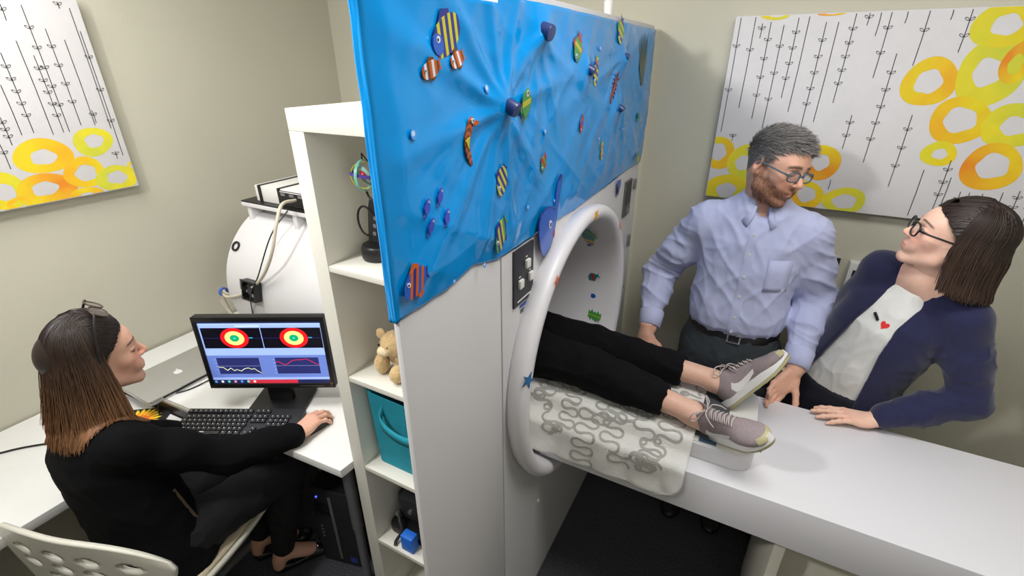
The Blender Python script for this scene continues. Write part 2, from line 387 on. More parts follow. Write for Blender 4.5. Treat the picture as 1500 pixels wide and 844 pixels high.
def striped_body(rx, ry, cols, n=12, lean=.0, x0=-1., x1=1.):
    """fish body cut into upright bands"""
    out = []; N = len(cols); f = lambda t: ry*math.sqrt(max(0, 1-t*t))**.8
    for i, c in enumerate(cols):
        a, e = x0+(x1-x0)*i/N, x0+(x1-x0)*(i+1)/N; ts = [a+(e-a)*q/4 for q in range(5)]
        up = [(rx*t+lean*f(t), max(f(t), .0004)) for t in ts]; dn = [(rx*t-lean*f(t), -max(f(t), .0004)) for t in reversed(ts)]
        out.append((up+dn, c))
    return out
def fish(s, cols, tail, fin, eye=1, tall=.6, lean=.15, face=None):
    r = s*.43; ry = r*tall; P = []
    P.append(([(r*.75, 0), (r*1.35, r*.45), (r*1.2, 0), (r*1.35, -r*.45)], tail))
    P.append(([(-r*.4, ry*.8), (r*.1, ry*1.45), (r*.6, ry*1.15), (r*.5, ry*.6)], fin))
    P.append(([(-r*.1, -ry*.8), (r*.1, -ry*1.4), (r*.5, -ry*1.2), (r*.45, -ry*.6)], fin))
    P += striped_body(r, ry, cols, lean=lean)
    if face: P.append((blob(-r*.7, -ry*.05, r*.33, ry*.6), face))
    P.append((blob(-r*.62, ry*.2, r*.15*eye, r*.15*eye), WH)); P.append((blob(-r*.66, ry*.2, r*.075*eye, r*.075*eye), BK))
    return P
def FS(y, z, rot=0, flip=1, off=.0):
    """sticker frame on the film: local x along +Y"""
    x = PX+.0015+film(y, z)+.001+off; c, s_ = math.cos(rot), math.sin(rot)
    e = .012; nrm = Vector((1, -(film(y+e, z)-film(y-e, z))/(2*e)*.6, -(film(y, z+e)-film(y, z-e))/(2*e)*.6)).normalized()
    X = Vector((0, c, s_))*flip; X = (X-nrm*X.dot(nrm)).normalized(); Y = nrm.cross(X)*flip
    return frame((x, y, z), X, Y, nrm)
def on_film(name, parts, y, z, rot=0, flip=1, off=.003): return sticker(name, parts, FS(y, z, rot, flip, off), cover)
on_film('fish_sticker', fish(.10, [DB, DB, YE, DB, YE, DB, YE, DB, YE, DB], DB, DB, .8, .62, .3, BL), -.066, 1.985, .45)
on_film('clownfish_sticker', fish(.05, [OR, WH, BR, OR, WH, OR, BR], OR, BR, 1, .6, .1), -.117, 1.935, .3)
on_film('clownfish_sticker', fish(.05, [OR, WH, BR, OR, WH, OR, BR], OR, BR, 1, .55, .1), -.042, 1.949, .35)
on_film('fish_sticker', fish(.072, [TE, GR, GR, YE, GR, RE], RE, RE, 1.2, .75, .1), .515, 1.975, 1.2)
on_film('fish_sticker', fish(.08, [YE, DB, YE, DB, YE, DB, OR], YE, DB, 1, .55, .2), .675, 1.915, 1.35)
on_film('fish_sticker', fish(.08, [YE, DB, YE, GR, YE, DB], DB, GR, 1, .7, .2), .903, 2.032, 1.2)
on_film('fish_sticker', fish(.07, [GR, GR, YE, GR, GR], GR, GR, 1.6, .8, .1), .208, 1.865, -1.3)
on_film('fish_sticker', fish(.066, [YE, DB, YE, DB, YE, DB, YE], DB, DB, 1.1, .8, .35), .104, 1.714, 1.0)
on_film('fish_sticker', fish(.05, [TE, GR, RE, GR, RE], RE, RE, 1.1, .7, .2), .33, 1.712, 1.0)
on_film('fish_sticker', fish(.05, [RE, RE, PU, RE], RE, RE, 1, .5, .1), .583, 1.780, 1.3)
on_film('fish_sticker', fish(.08, [GR, DB, YE, DB, YE, GR, DB], GR, DB, 1, .7, .6), .10, 1.592, .8)
on_film('fish_sticker', fish(.068, [BL, BL, OR, DB, OR, BL, OR, BL], DB, OR, 1, .85, .35), -.205, 1.60, .15)
for y, z in ((-.155, 1.722), (-.115, 1.732), (-.10, 1.69), (-.148, 1.686)):
    on_film('small_fish_sticker', fish(.034, [PU, PU, PU], PU, PU, 1, .42, .1), y, z, -2.0, 1)
on_film('fish_sticker', fish(.04, [GR, TE, GR], GR, DB, 1, .7, .1), 1.246, 1.741, 1.2)
on_film('fish_sticker', fish(.05, [GR, YE, GR], GR, DB, 1, .7, .1), 1.30, 1.57, 1.0)
# seahorse: S-shaped body of overlapping discs
sh_ = [(blob(.012*math.sin(t*3.6)+.003, .034-.075*t, .0105*(1-.75*t**1.3)+.002, .0095*(1-.6*t)+.002), BR if q % 2 else OR) for q, t in enumerate([i/13 for i in range(14)])]
sh_ += [(blob(-.012, .033, .012, .0045), OR), (blob(.0, .038, .0048, .0048), WH), (blob(-.001, .038, .0022, .0022), BK), ([(.01, .01), (.024, .004), (.012, -.012)], YE)]
on_film('seahorse_sticker', sh_, -.006, 1.81, 0, -1)
# lobster
lo_ = [(blob(0, 0, .014, .04), srgb(150, 40, 50)), (blob(0, -.045, .02, .012), srgb(120, 30, 45)), (blob(.016, .055, .008, .018, rot=-.3), RE), (blob(-.016, .055, .008, .018, rot=.3), RE)]
for s_ in (-1, 1):
    for k in range(4): lo_.append(([(s_*.012, .02-.014*k), (s_*.034, .027-.018*k), (s_*.034, .024-.018*k), (s_*.012, .016-.014*k)], srgb(120, 30, 45)))
    lo_.append(([(s_*.004, .036), (s_*.03, .085), (s_*.033, .085), (s_*.008, .036)], srgb(90, 30, 45)))
on_film('lobster_sticker', lo_, .89, 1.868, -.75)
# seaweed fronds
sw = []
for k in range(6): a = -.35+.14*k; sw.append(([(.004*k-.012, -.08), (.004*k-.006, -.08), (.004*k-.004+a*.09+.006, .0), (a*.16+.003*k, .09+.01*(k % 2)), (.004*k-.014+a*.09, .0)], srgb(45, 70, 60) if k % 2 else srgb(70, 90, 60)))
on_film('seaweed_sticker', sw, 1.228, 1.94, .1)
for y, z in ((.794, 1.69), (.80, 1.66)):
    on_film('small_fish_sticker', fish(.035, [YE, OR, YE], OR, YE, 1, .5), y, z, 1.4)
for y, z, r in ((.047, 1.90, .008), (-.174, 1.843, .008), (.245, 1.62, .006), (.33, 1.79, .006), (.70, 1.98, .006), (.40, 1.60, .005), (.43, 1.62, .004), (.02, 1.55, .006), (1.02, 1.72, .006), (-.09, 1.555, .005), (.75, 1.72, .006)):
    on_film('bubble_sticker', [(blob(0, 0, r, r), LB), (blob(-r*.2, r*.2, r*.55, r*.55), srgb(190, 215, 250))], y, z)
for y, z, r in PEGS:
    n_ = FS(y, z); B().lathe([(r*.85, -.012), (r*.85, .010), (r*.8, .013), (.0005, .0135)], n_ @ Matrix.Rotation(.5, 4, 'X'), 20).build('dark_peg', mat('peg', srgb(42, 62, 120), .35, coat=.3), cover, smooth=.8)
# torn flap hanging below the hem on the right
fl = [[(PX+.006+.01*math.sin(t*3+q*2), 1.04+.10*t*(.5+q*.5), 1.525-.075*q*(1-abs(t-.35))) for t in (0, .25, .5, .75, 1)] for q in (0, .25, .5, .75, 1)]
fp = B().sheet(fl).build('torn_flap', mat('flap_film', srgb(60, 80, 170), .2, coat=.4), cover, smooth=3)
# ---- stickers on the scanner ring and bore (parts of the scanner)
def starfish(s): 
    o = [];
    for k in range(10): a = PI/2+2*PI*k/10; r = s if k % 2 == 0 else s*.38; o.append((r*math.cos(a), r*math.sin(a)))
    return o
RPROF = [(.484, .535), (.483, .548), (.476, .559), (.463, .564), (.450, .563), (.440, .556)]
def RS(ang, q):
    """frame on the ring surface: ang about the axis, q along the profile 0 (outer) .. 5 (inner)"""
    i = min(int(q), 4); f = q-i; r = RPROF[i][0]*(1-f)+RPROF[i+1][0]*f; x = RPROF[i][1]*(1-f)+RPROF[i+1][1]*f
    dr, dx = RPROF[i+1][0]-RPROF[i][0], RPROF[i+1][1]-RPROF[i][1]
    rad = Vector((0, math.cos(ang), math.sin(ang))); X = Vector((1, 0, 0)); tan = Vector((0, -math.sin(ang), math.cos(ang)))
    n = (X*(-dr)+rad*dx).normalized();
    if n.x < 0: n = -n
    Z = n; Yv = tan.cross(Z) if False else Z.cross(tan); return frame(Vector((x, RC.y, RC.z))+rad*r+n*.0005, tan, Yv, Z)
for ang, q, c, s_ in ((1.54, 3.0, srgb(232, 170, 30), .022), (.81, 2.6, srgb(225, 95, 60), .02), (2.26, 3.0, srgb(230, 110, 60), .018), (.04, 1.5, GR, .022), (2.87, 2.2, srgb(20, 90, 140), .026)):
    sticker('starfish_sticker', [(starfish(s_), c), (blob(0, 0, s_*.3, s_*.3), tuple(min(1, v*1.3) for v in c))], RS(ang, q), sc, .0016)
def BS(x, ang, rot=0):
    """frame on the inside of the bore; normal points to the axis"""
    rad = Vector((0, math.cos(ang), math.sin(ang))); n = -rad; X = Vector((math.cos(rot), 0, 0)); tan = Vector((0, -math.sin(ang), math.cos(ang)))
    a = X+tan*math.sin(rot); a.normalize(); return frame(Vector((x, RC.y, RC.z))+rad*(bore_r(x)-.001), a, n.cross(a), n)
pf = fish(.17, [YE, OR, YE, TE, TE, GR, TE], GR, GR, 1, .42, .2)
sticker('parrotfish_sticker', pf, BS(.44, .74, 1.45), sc, .0015)
sticker('fish_sticker', fish(.065, [RE, TE, RE, TE], TE, TE, 1, .5, .2), BS(.44, .16, .4), sc, .0015)
sticker('bubble_sticker', [(blob(0, 0, .013, .010), BL)], BS(.45, -.06), sc, .0012)
sticker('bubble_sticker', [(blob(0, 0, .009, .007), BL)], BS(.44, .60), sc, .0012)
kel = [(0, -.05)]; 
for k in range(7): kel += [(.02+.006*(k % 2), -.045+.014*k), (.012, -.038+.014*k)]
kel += [(.004, .058)] + [(x*-1, y) for x, y in reversed(kel[1:])]
sticker('leaf_sticker', [(kel, GR), ([(-.002, -.05), (.002, -.05), (.001, .05), (-.001, .05)], YE)], BS(.45, -.27, 1.45), sc, .0015)
# blue whale card hanging at the film's hem
wh = [(-.052, .0), (-.05, .035), (-.03, .058), (0, .066), (.03, .06), (.05, .05), (.06, .068), (.066, .10), (.085, .135), (.098, .13), (.086, .09), (.078, .06), (.068, .015), (.052, -.03), (.025, -.06), (-.01, -.072), (-.035, -.05)]
wh = [(p.x, p.y) for p in spline([(x, y, 0) for x, y in wh]+[(wh[0][0], wh[0][1], 0)], 4)[:-1]]
Mw = frame((PX+.014, .352, 1.528), (0, .985, 0), (0, 0, 1), (1, 0, 0))
wl = thing('whale_cutout', 'flat blue whale card hanging at the hem of the blue sheet', 'decoration', (PX+.014, .352, 1.465))
sticker('whale_body', [(wh, DB), ([(x*.93, y*.93) for x, y in wh], BL)], Mw, wl, .003)
sticker('whale_eye', [(blob(.022, .012, .009, .012), WH), (blob(.023, .011, .005, .007), BK)], frame((PX+.0176, .352, 1.528), (0, 1, 0), (0, 0, 1), (1, 0, 0)), wl, .001)
sticker('whale_mouth', [(blob(.05, -.022, .006, .012), RE)], frame((PX+.0176, .352, 1.528), (0, 1, 0), (0, 0, 1), (1, 0, 0)), wl, .0006)
# ------------------------------------------------------------------ patient bed
BY0, BY1, BZ = .375, .862, .845
bed = thing('patient_bed', 'long white patient table running out of the scanner bore', 'bed', (1.4, .62, 0))
B().box(.505, 2.65, BY0, BY1, BZ-.15, BZ).build('table_top', M_BED, bed, .002)
B().box(-.6, .504, RC.y-.22, RC.y+.22, BZ-.05, BZ).build('bore_rail', M_BED, bed, .002)
M_CAB = mat('cream_cabinet', srgb(206, 203, 188), .5, var=.02)
B().box(1.255, 1.285, BY0+.03, BY1-.03, 0, BZ-.151).build('support_panel', M_CAB, bed, .002)
B().box(1.2855, 2.6, BY0+.12, BY1-.03, .02, BZ-.24).build('cabinet_box', M_CAB, bed, .002)
B().box(1.2855, 2.6, BY0+.10, BY1-.03, BZ-.2395, BZ-.2).build('cabinet_rim', M_CAB, bed, .002)
# sliding tray
def rrect(x0, x1, y0, y1, r, n=6):
    o = []
    for cx, cy, a in ((x1-r, y1-r, 0), (x0+r, y1-r, PI/2), (x0+r, y0+r, PI), (x1-r, y0+r, 1.5*PI)):
        o += [(cx+r*math.cos(a+PI/2*k/n), cy+r*math.sin(a+PI/2*k/n)) for k in range(n+1)]
    return o
tray = thing('sliding_tray', 'white rounded sliding tray under the lying person on the bed', 'tray', (.6, .62, BZ))
TZ = .902
B().prism(rrect(-.5, 1.15, .442, .80, .05), TZ-BZ-.001, Matrix.Translation((0, 0, BZ+.0005))).build('tray_body', M_BED, tray, .006)
B().prism(rrect(-.48, 1.142, .45, .792, .045), .003, Matrix.Translation((0, 0, TZ-.0005))).build('tray_lid', M_WHITE, tray, .001)
tag(B().prism(rrect(-.4, 1.065, .475, .775, .012), .010, Matrix.Translation((0, 0, TZ+.003))).build('foam_mat', mat('foam_grey', srgb(72, 74, 78), .85, bump=.3), None, .003), 'dark grey foam mat on the white tray under the feet', 'mat')
tag(B().box(.995, 1.045, .452, .473, TZ+.0028, TZ+.0048).build('equipment_tag', mat('tag_slate', srgb(72, 98, 122), .5)), 'small slate blue tag on the tray near the nearer shoe', 'tag')
# patterned sheet draped over tray, hanging over the near bed edge
M_SHEET = mat('fleece_white', srgb(226, 226, 221), .9, var=.04, vscale=60, bump=.6, bscale=300, sheen=.3)
prof = [(.795, TZ+.016), (.70, TZ+.0165), (.58, TZ+.0165), (.47, TZ+.0165), (.447, TZ+.0165), (.434, TZ+.012), (.428, TZ-.002), (.418, TZ-.03), (.402, BZ+.016), (.386, BZ+.008), (.373, BZ+.004), (.3695, BZ-.006), (.3685, BZ-.03), (.368, BZ-.06), (.367, BZ-.09), (.366, BZ-.118)]
def prof_at(s):   # arc-length position on the drape profile
    acc = 0
    for (a, b), (c, d) in zip(prof, prof[1:]):
        L = math.hypot(c-a, d-b)
        if s <= acc+L: f = (s-acc)/L; return a+(c-a)*f, b+(d-b)*f, (-(d-b)/L, (c-a)/L)
        acc += L
    return c, d, (-(d-b)/L, (c-a)/L)
SL = sum(math.hypot(c-a, d-b) for (a, b), (c, d) in zip(prof, prof[1:]))
def sheet_pt(x, s, off=0):
    y, z, (ny, nz) = prof_at(s)
    if ny > 0 and nz < 0: ny, nz = -ny, -nz
    h = max(0, (s-.36)/(SL-.36)); wv = .008*h*math.sin(x*26+1)+.004*noise.noise((x*14, s*14, 3))*(.15+h)
    n = Vector((0, -abs(ny), abs(nz)))
    if n.length < .1: n = Vector((0, -1, 0))
    p = Vector((x, y, z)) + Vector((0, -1, 0))*abs(wv)*(h > 0) + n.normalized()*(off+.001+abs(wv)*.3)
    return p
X0s, X1s = .42, .985
def xr(s):  # right edge with rounded lower corner
    e = SL-s; r = .07; return X1s-.012*s - (r-math.sqrt(max(0, r*r-(r-e)**2)) if e < r else 0)
P = [[sheet_pt(X0s+(xr(SL*i/54)-X0s)*j/60, min(SL*i/54, SL*.9999)) for j in range(61)] for i in range(55)]
sheet = B().sheet(P).build('patterned_sheet', M_SHEET, None, smooth=3)
md = sheet.modifiers.new('thick', 'SOLIDIFY'); md.thickness = .004; md.offset = -1
tag(sheet, 'white fleece sheet with grey squiggle print draped over the bed edge', 'sheet')
# squiggle print: flat ribbons lying on the sheet
pr = B(); rs = random.Random(5)
for c_ in range(7):
    ph, x, s = rs.uniform(0, 6.28), X0s+.045+.083*c_, -.01; pts = []; extra = 0; loop = 0; per = rs.uniform(.15, .19)
    for k in range(700):
        if loop == 0 and rs.random() < .014: loop = 14; ls = rs.choice((-1, 1))
        if loop: extra += ls*2*PI/14; loop -= 1; st_ = .0052
        else: st_ = .0034
        a = PI/2+1.9*math.sin(k*.0034*2*PI/per+ph)+extra; x += st_*math.cos(a); s += st_*math.sin(a)
        if s > SL+.01: break
        pts.append((x, s))
    L, R = [], []
    def flush():
        global L, R
        if len(L) > 2: pr.sheet([L, R])
        L, R = [], []
    for (xa, sa), (xb, sb) in zip(pts, pts[1:]):
        d = math.hypot(xb-xa, sb-sa); nx, ns = -(sb-sa)/d*.0037, (xb-xa)/d*.0037
        if not (.008 < sa < SL-.008 and X0s+.006 < xa < xr(sa)-.008): flush(); continue
        L.append(sheet_pt(xa+nx, min(max(sa+ns, .001), SL*.9995), .0016)); R.append(sheet_pt(xa-nx, min(max(sa-ns, .001), SL*.9995), .0016))
    flush()
pr.build('squiggle_print', mat('print_grey', srgb(172, 171, 165), .9, bump=.4), sheet, fix=False)

# ------------------------------------------------------------------ desks
DZ = .748
M_DESK = mat('desk_white', srgb(224, 224, 221), .45, var=.02)
dk = thing('monitor_desk', 'white desk carrying the monitor beside the bookshelf', 'desk', (-.6, .25, 0))
B().prism([(-1.33, -.125), (-.012, -.045), (-.006, .015), (-.006, .60), (-1.33, .60)], .032, Matrix.Translation((0, 0, DZ-.032))).build('desk_top', M_DESK, dk, .002)
B().prism([(-1.33, -.137), (-.70, -.099), (-.70, -.0875), (-1.33, -.1255)], .013, Matrix.Translation((0, 0, DZ-.011))).build('edge_rail', M_ALU, dk, .002)
B().prism([(-1.33, -.135), (-.70, -.097), (-.70, -.0885), (-1.33, -.1265)], .043, Matrix.Translation((0, 0, DZ-.0545))).build('gap_shade_strip', M_BLACK, dk)  # black strip standing in for the shaded gap below the raised desk edge
for x, y in ((-.10, .045), (-1.28, -.02), (-1.28, .55), (-.08, .55)):
    B().cyl((x, y, 0), (x, y, .33), .017, 20).build('leg', M_GREY, dk, smooth=.6); B().cyl((x, y, .33), (x, y, DZ-.032), .021, 20).build('leg_sleeve', M_GREY, dk, smooth=.6)
kbR = Matrix.Rotation(math.radians(27.5), 4, 'Z')
B().box(-.17, .17, -.085, .02, -.018, -.008, Matrix.Translation((-.495, -.062, DZ+.008)) @ kbR).build('keyboard_tray', M_BLACK, dk)
ds = thing('side_desk', 'white side desk along the left wall behind the seated woman', 'desk', (-1.03, -.9, 0))
DA = .692
B().prism([(-1.335, -1.85), (-.742, -1.85), (-.742, -.104), (-1.335, -.139)], .034, Matrix.Translation((0, 0, DA-.034))).build('desk_top', M_DESK, ds, .002)
for x, y in ((-1.28, -.2), (-1.28, -1.78), (-.80, -1.78), (-.80, -.2)): B().cyl((x, y, 0), (x, y, DA-.034), .02, 16).build('leg', M_GREY, ds, smooth=.6)
cable('desk_cable', [(-1.30, -.60, DA+.004), (-1.22, -.56, DA+.004), (-1.15, -.47, DA+.004), (-1.07, -.40, DA+.004), (-.98, -.36, DA+.004), (-.92, -.3, DA+.004)], .0035, M_BLACK, 'black cable lying across the side desk')
cable('mouse_lead', [(-1.2, -.155, DA+.003), (-1.12, -.15, DA+.003), (-1.04, -.17, DA+.003), (-.97, -.19, DA+.003)], .002, M_DARK, 'thin lead lying beside the sunflower pad')
# laptop
lt = thing('laptop', 'closed silver laptop with apple emblem on the monitor desk', 'laptop', (-1.0, .03, DZ))
lx, ly = Vector((.86, -.50, 0)).normalized(), Vector((.50, .86, 0)).normalized()
Ml = frame((-1.035, .02, DZ), Vector((.987, .16, 0)), Vector((-.16, .987, 0)), (0, 0, 1))
Ml = frame((-1.015, .015, DZ), Vector((.93, -.02, 0)).normalized(), Vector((.02, .93, 0)).normalized(), (0, 0, 1))
B().prism(rrect(-.125, .125, -.17, .17, .014), .012, Ml @ Matrix.Translation((0, 0, .001))).build('base', M_ALU, lt, .002)
lid = B().prism(rrect(-.125, .125, -.17, .17, .014), .008, Ml @ Matrix.Translation((0, 0, .014))).build('lid', M_ALU, lt, .002)
B().box(.118, .1255, -.12, .12, .008, .018, Ml).build('hinge', M_BLACK, lt, .001)
ap = [(.016*math.cos(a)*(1-.12*math.exp(-((a-PI/2)/.3)**2)-.08*math.exp(-((a-1.5*PI)/.25)**2)) + (.0 if not (-.5 < math.sin(a) < .5 and math.cos(a) > 0) else -.004*(1-abs(math.sin(a))*2)), .0175*math.sin(a)*(1-.2*math.exp(-((a-PI/2)/.25)**2)-.1*math.exp(-((a-1.5*PI)/.2)**2))) for a in [2*PI*k/40 for k in range(40)]]
em = B().prism(ap, .0006, Ml @ Matrix.Translation((0.01, 0, .022)) @ Matrix.Rotation(PI/2, 4, 'Z')).build('emblem', M_INKW, lid)
B().prism(blob(.006, .021, .008, .0035, 14, .9), .0006, Ml @ Matrix.Translation((0.01, 0, .022)) @ Matrix.Rotation(PI/2, 4, 'Z')).build('emblem_leaf', M_INKW, lid)
cable('laptop_lead', [(-.89, .09, DZ+.01), (-.86, .06, DZ+.006), (-.87, -.02, DZ+.004), (-.90, -.075, DZ+.004), (-.905, -.105, DZ+.004), (-.905, -.13, DZ-.02), (-.905, -.135, DZ-.05)], .0025, M_BLACK, 'thin black lead curling from the laptop over the desk edge')
# sunflower mouse pad
Mp = frame((-.905, -.185, DA), Vector((.92, .39, 0)), Vector((-.39, .92, 0)), (0, 0, 1))
Mp = frame((-.93, -.205, DA), Vector((.80, .60, 0)), Vector((-.60, .80, 0)), (0, 0, 1))
mp = thing('mouse_pad', 'dark mouse pad printed with a sunflower on the side desk', 'mouse pad', (-.93, -.205, DA))
B().prism(rrect(-.10, .10, -.065, .085, .02), .003, Mp @ Matrix.Translation((0, 0, .0005))).build('pad', M_DARK, mp)
b = B()
for lay, (R0, R1, col, n) in enumerate(((.02, .082, srgb(238, 205, 40), 22), (.02, .062, srgb(240, 150, 40), 18), (.015, .042, srgb(215, 90, 35), 16))):
    for k in range(n):
        a = 2*PI*(k+.5*lay)/n; b.cur = col; da = PI/n*.9
        b.poly([Mp @ Vector((R0*math.cos(a-da), R0*math.sin(a-da)+.005, .0042+.0003*lay)), Mp @ Vector((R1*.8*math.cos(a-da*.8), R1*.8*math.sin(a-da*.8)+.005, .0042+.0003*lay)), Mp @ Vector((R1*math.cos(a), R1*math.sin(a)+.005, .0042+.0003*lay)), Mp @ Vector((R1*.8*math.cos(a+da*.8), R1*.8*math.sin(a+da*.8)+.005, .0042+.0003*lay)), Mp @ Vector((R0*math.cos(a+da), R0*math.sin(a+da)+.005, .0042+.0003*lay))])
b.cur = srgb(90, 50, 25); b.poly([Mp @ Vector((.02*math.cos(2*PI*k/20), .02*math.sin(2*PI*k/20)+.005, .0053)) for k in range(20)])
b.build('sunflower_print', M_ATTR, mp, fix=False)
# keyboard
kb = thing('keyboard', 'black computer keyboard in front of the monitor', 'keyboard', (-.495, -.062, DZ+.0005))
Mk = Matrix.Translation((-.495, -.062, DZ+.0005)) @ kbR
b = B(); b.prism([(-.072, .0), (.068, .0), (.068, .024), (-.072, .011)], .435, Mk @ frame((-.2175, 0, 0), (0, 1, 0), (0, 0, 1), (1, 0, 0))); b.build('case', M_DARK, kb, .003)
key = B().box(-.0078, .0078, -.0075, .0075, 0, .0075).build('key', mat('key_black', srgb(38, 38, 41), .45), kb, .0014); kme = key.data
legend = B().box(-.0035, -.001, .000, .0035, .0076, .0078).build('legend', M_INKW, key); lme = legend.data
first = True
def kz(y): return .011+.013*(y+.072)/.14
def key_at(x, y, sx=1):
    global first
    Mk2 = Mk @ Matrix.Translation((x, y, kz(y))) @ Matrix.Rotation(.09, 4, 'X') @ Matrix.Diagonal((sx, 1, 1, 1))
    if first: o = key; lg = legend; first = False
    else:
        o = bpy.data.objects.new('key', kme); COL.objects.link(o); o.parent = kb; o.matrix_parent_inverse = kb.matrix_basis.inverted()
        lg = bpy.data.objects.new('legend', lme); COL.objects.link(lg); lg.parent = o
    o.matrix_basis = Mk2
for r, (y, xs) in enumerate(((-.054, [(-.20, 1.2), (-.177, 1.2), (-.154, 1.2), (-.09, 6.2), (-.026, 1.2), (-.003, 1.2), (.02, 1.2)]),)):
    for x, sx in xs: key_at(x, y, sx)
for r, y in enumerate((-.035, -.016, .003, .022)):
    for k in range(13): key_at(-.196+.0045*(r % 2)+.0182*k, y)
for k in range(13): key_at(-.2+.0186*k, .049)
for gx in (.052, .0702, .0884):
    for y in (.003, .022, .049): key_at(gx, y)
for gx in (.052, .0702, .0884): key_at(gx, -.054)
key_at(.0702, -.035)
for gx in (.117, .1352, .1534, .1716):
    for y in (-.054, -.035, -.016, .003, .022): key_at(gx, y)
B().lathe([(.0001, .0), (.004, .0), (.004, .0006)], Mk @ Matrix.Translation((.02, -.066, .012)), 14).build('emblem', M_CHROME, kb)
# monitor
mn = thing('monitor', 'black wide monitor showing coloured rings and graphs on the desk', 'monitor', (-.47, .09, DZ))
mu = Vector((.879, .476, 0)).normalized(); mnrm = Vector((mu.y, -mu.x, 0))
tilt = .03
Mm = frame((-.455, .077, .995), mu, (Vector((0, 0, 1))-mnrm*tilt).normalized(), (mnrm+Vector((0, 0, tilt))).normalized())
b = B(); W2, H2 = .232, .148
B().box(-W2, W2, -H2, H2, -.026, -.0005, Mm).build('housing', M_BLACK, mn, .004)
B().box(-.12, .12, -.10, .08, -.05, -.0262, Mm).build('rear_cover', M_BLACK, mn, .006)
b = B()
for x0, x1, y0_, y1_ in ((-W2, W2, H2-.018, H2), (-W2, W2, -H2, -H2+.019), (-W2, -W2+.016, -H2+.019, H2-.018), (W2-.016, W2, -H2+.019, H2-.018)): b.box(x0, x1, y0_, y1_, 0, .006, Mm)
b.build('bezel', M_BLACK, mn, .001)
scr = B().box(-W2+.016, W2-.016, -H2+.019, H2-.018, 0, .001, Mm).build('screen', mat('screen_blue', srgb(150, 175, 235), .25, emit=.75, var=.03), mn)
M_SCR = mat('screen_pixels', (1, 1, 1), .25, attr=True, emit=.75, var=.0)
sx0, sx1, sy0, sy1 = -W2+.016, W2-.016, -H2+.019, H2-.018
def S(u, v, h=0): return Mm @ Vector((sx0+(sx1-sx0)*u, sy1-(sy1-sy0)*v, .0012+.0001*h))
def srect(b, u0, v0, u1, v1, c, h=0): b.cur = srgb(*c); b.poly([S(u0, v1, h), S(u1, v1, h), S(u1, v0, h), S(u0, v0, h)])
def sline(b, pts, wd, c, h=4):
    b.cur = srgb(*c)
    for (u0, v0), (u1, v1) in zip(pts, pts[1:]):
        L = math.hypot(u1-u0, v1-v0); nu, nv = -(v1-v0)/L*wd*.6, (u1-u0)/L*wd; b.poly([S(u0+nu, v0+nv, h), S(u1+nu, v1+nv, h), S(u1-nu, v1-nv, h), S(u0-nu, v0-nv, h)])
b = B(); srect(b, 0, 0, 1, .03, (40, 48, 90)); srect(b, 0, .03, 1, .055, (165, 190, 245)); srect(b, 0, .94, 1, 1, (32, 38, 80)); srect(b, .30, .94, .72, 1, (190, 45, 60), 1); srect(b, 0, .535, 1, .90, (98, 120, 190), 1); srect(b, .3, .06, .5, .085, (185, 205, 250), 1)
for k in range(7): b.cur = srgb(*((90, 160, 220), (235, 235, 240), (90, 200, 150), (230, 140, 150), (90, 130, 230), (110, 200, 170), (240, 200, 200))[k]); b.poly([S(.02+.055*k+.012*math.cos(a), .97+.02*math.sin(a), 3) for a in [-2*PI*q/10 for q in range(10)]])
b.build('desktop_print', M_SCR, scr, fix=False)
for i, (u0, u1) in enumerate(((.012, .497), (.503, .992))):
    b = B(); srect(b, u0, .10, u1, .42, (14, 13, 22), 1); cu_, cv = (u0+u1)/2+(.02 if i == 0 else .015), .26
    sline(b, [(u0, cv), (u1, cv)], .003, (45, 40, 110), 2)
    for R_, c in ((.115, (230, 25, 30)), (.08, (215, 220, 130)), (.038, (15, 160, 110)), (.008, (90, 220, 190))):
        b.cur = srgb(*c); b.poly([S(cu_+R_*math.cos(a), cv+R_*1.37*math.sin(a), 3+int((.12-R_)*60)) for a in [-2*PI*q/40 for q in range(40)]])
    sline(b, [(cu_+.118, cv-.005), (cu_+.15, cv-.005)], .008, (60, 150, 200), 5)
    b.build('target_display', M_SCR, scr, fix=False)
for i, (u0, u1, ln, c, mid) in enumerate(((.075, .43, [(0, .55), (.06, .6), (.1, .57), (.2, .78), (.28, .62), (.36, .8), (.42, .72), (.52, .82), (.6, .68), (.7, .62), (.78, .72), (.84, .66), (.92, .84), (1, .95)], (225, 235, 190), .5), (.565, .93, [(0, .32), (.06, .22), (.14, .36), (.22, .45), (.3, .34), (.38, .2), (.48, .14), (.6, .14), (.7, .08), (.78, .16), (.86, .28), (.94, .42), (1, .43)], (205, 40, 70), .5))):
    b = B(); v0, v1 = .575, .84; srect(b, u0, v0, u1, v1, (40, 44, 96), 2)
    sline(b, [(u0, v0+(v1-v0)*mid), (u1, v0+(v1-v0)*mid)], .0025, (130, 140, 190), 3)
    for q in range(5): sline(b, [(u0-.02, v0+.03+.055*q), (u0-.006, v0+.03+.055*q)], .004, (150, 170, 225), 3)
    sline(b, [(u0+(u1-u0)*p, v0+(v1-v0)*q) for p, q in ln], .0045, c, 5)
    b.build('graph_display', M_SCR, scr, fix=False)
text('hp', .013, Mm @ Matrix.Translation((0.0, H2-.009, .0065)), 'logo', M_CHROME, mn)
B().box(.10, .19, -H2+.008, -H2+.0095, .006, .0064, Mm).build('button_rule', M_GREY, mn)
B().lathe([(.0001, 0), (.006, 0), (.006, .0006)], Mm @ Matrix.Translation((W2-.012, -H2+.016, .006)), 14).build('badge', mat('badge', srgb(205, 150, 120), .4), mn)
nk = Vector((-.455, .077, 0))-mnrm*.035
B().box(-.045, .045, -.012, .012, DZ+.016, .93, Matrix.Translation(nk) @ Matrix.Rotation(math.atan2(mu.y, mu.x), 4, 'Z')).build('stand_neck', M_BLACK, mn, .003)
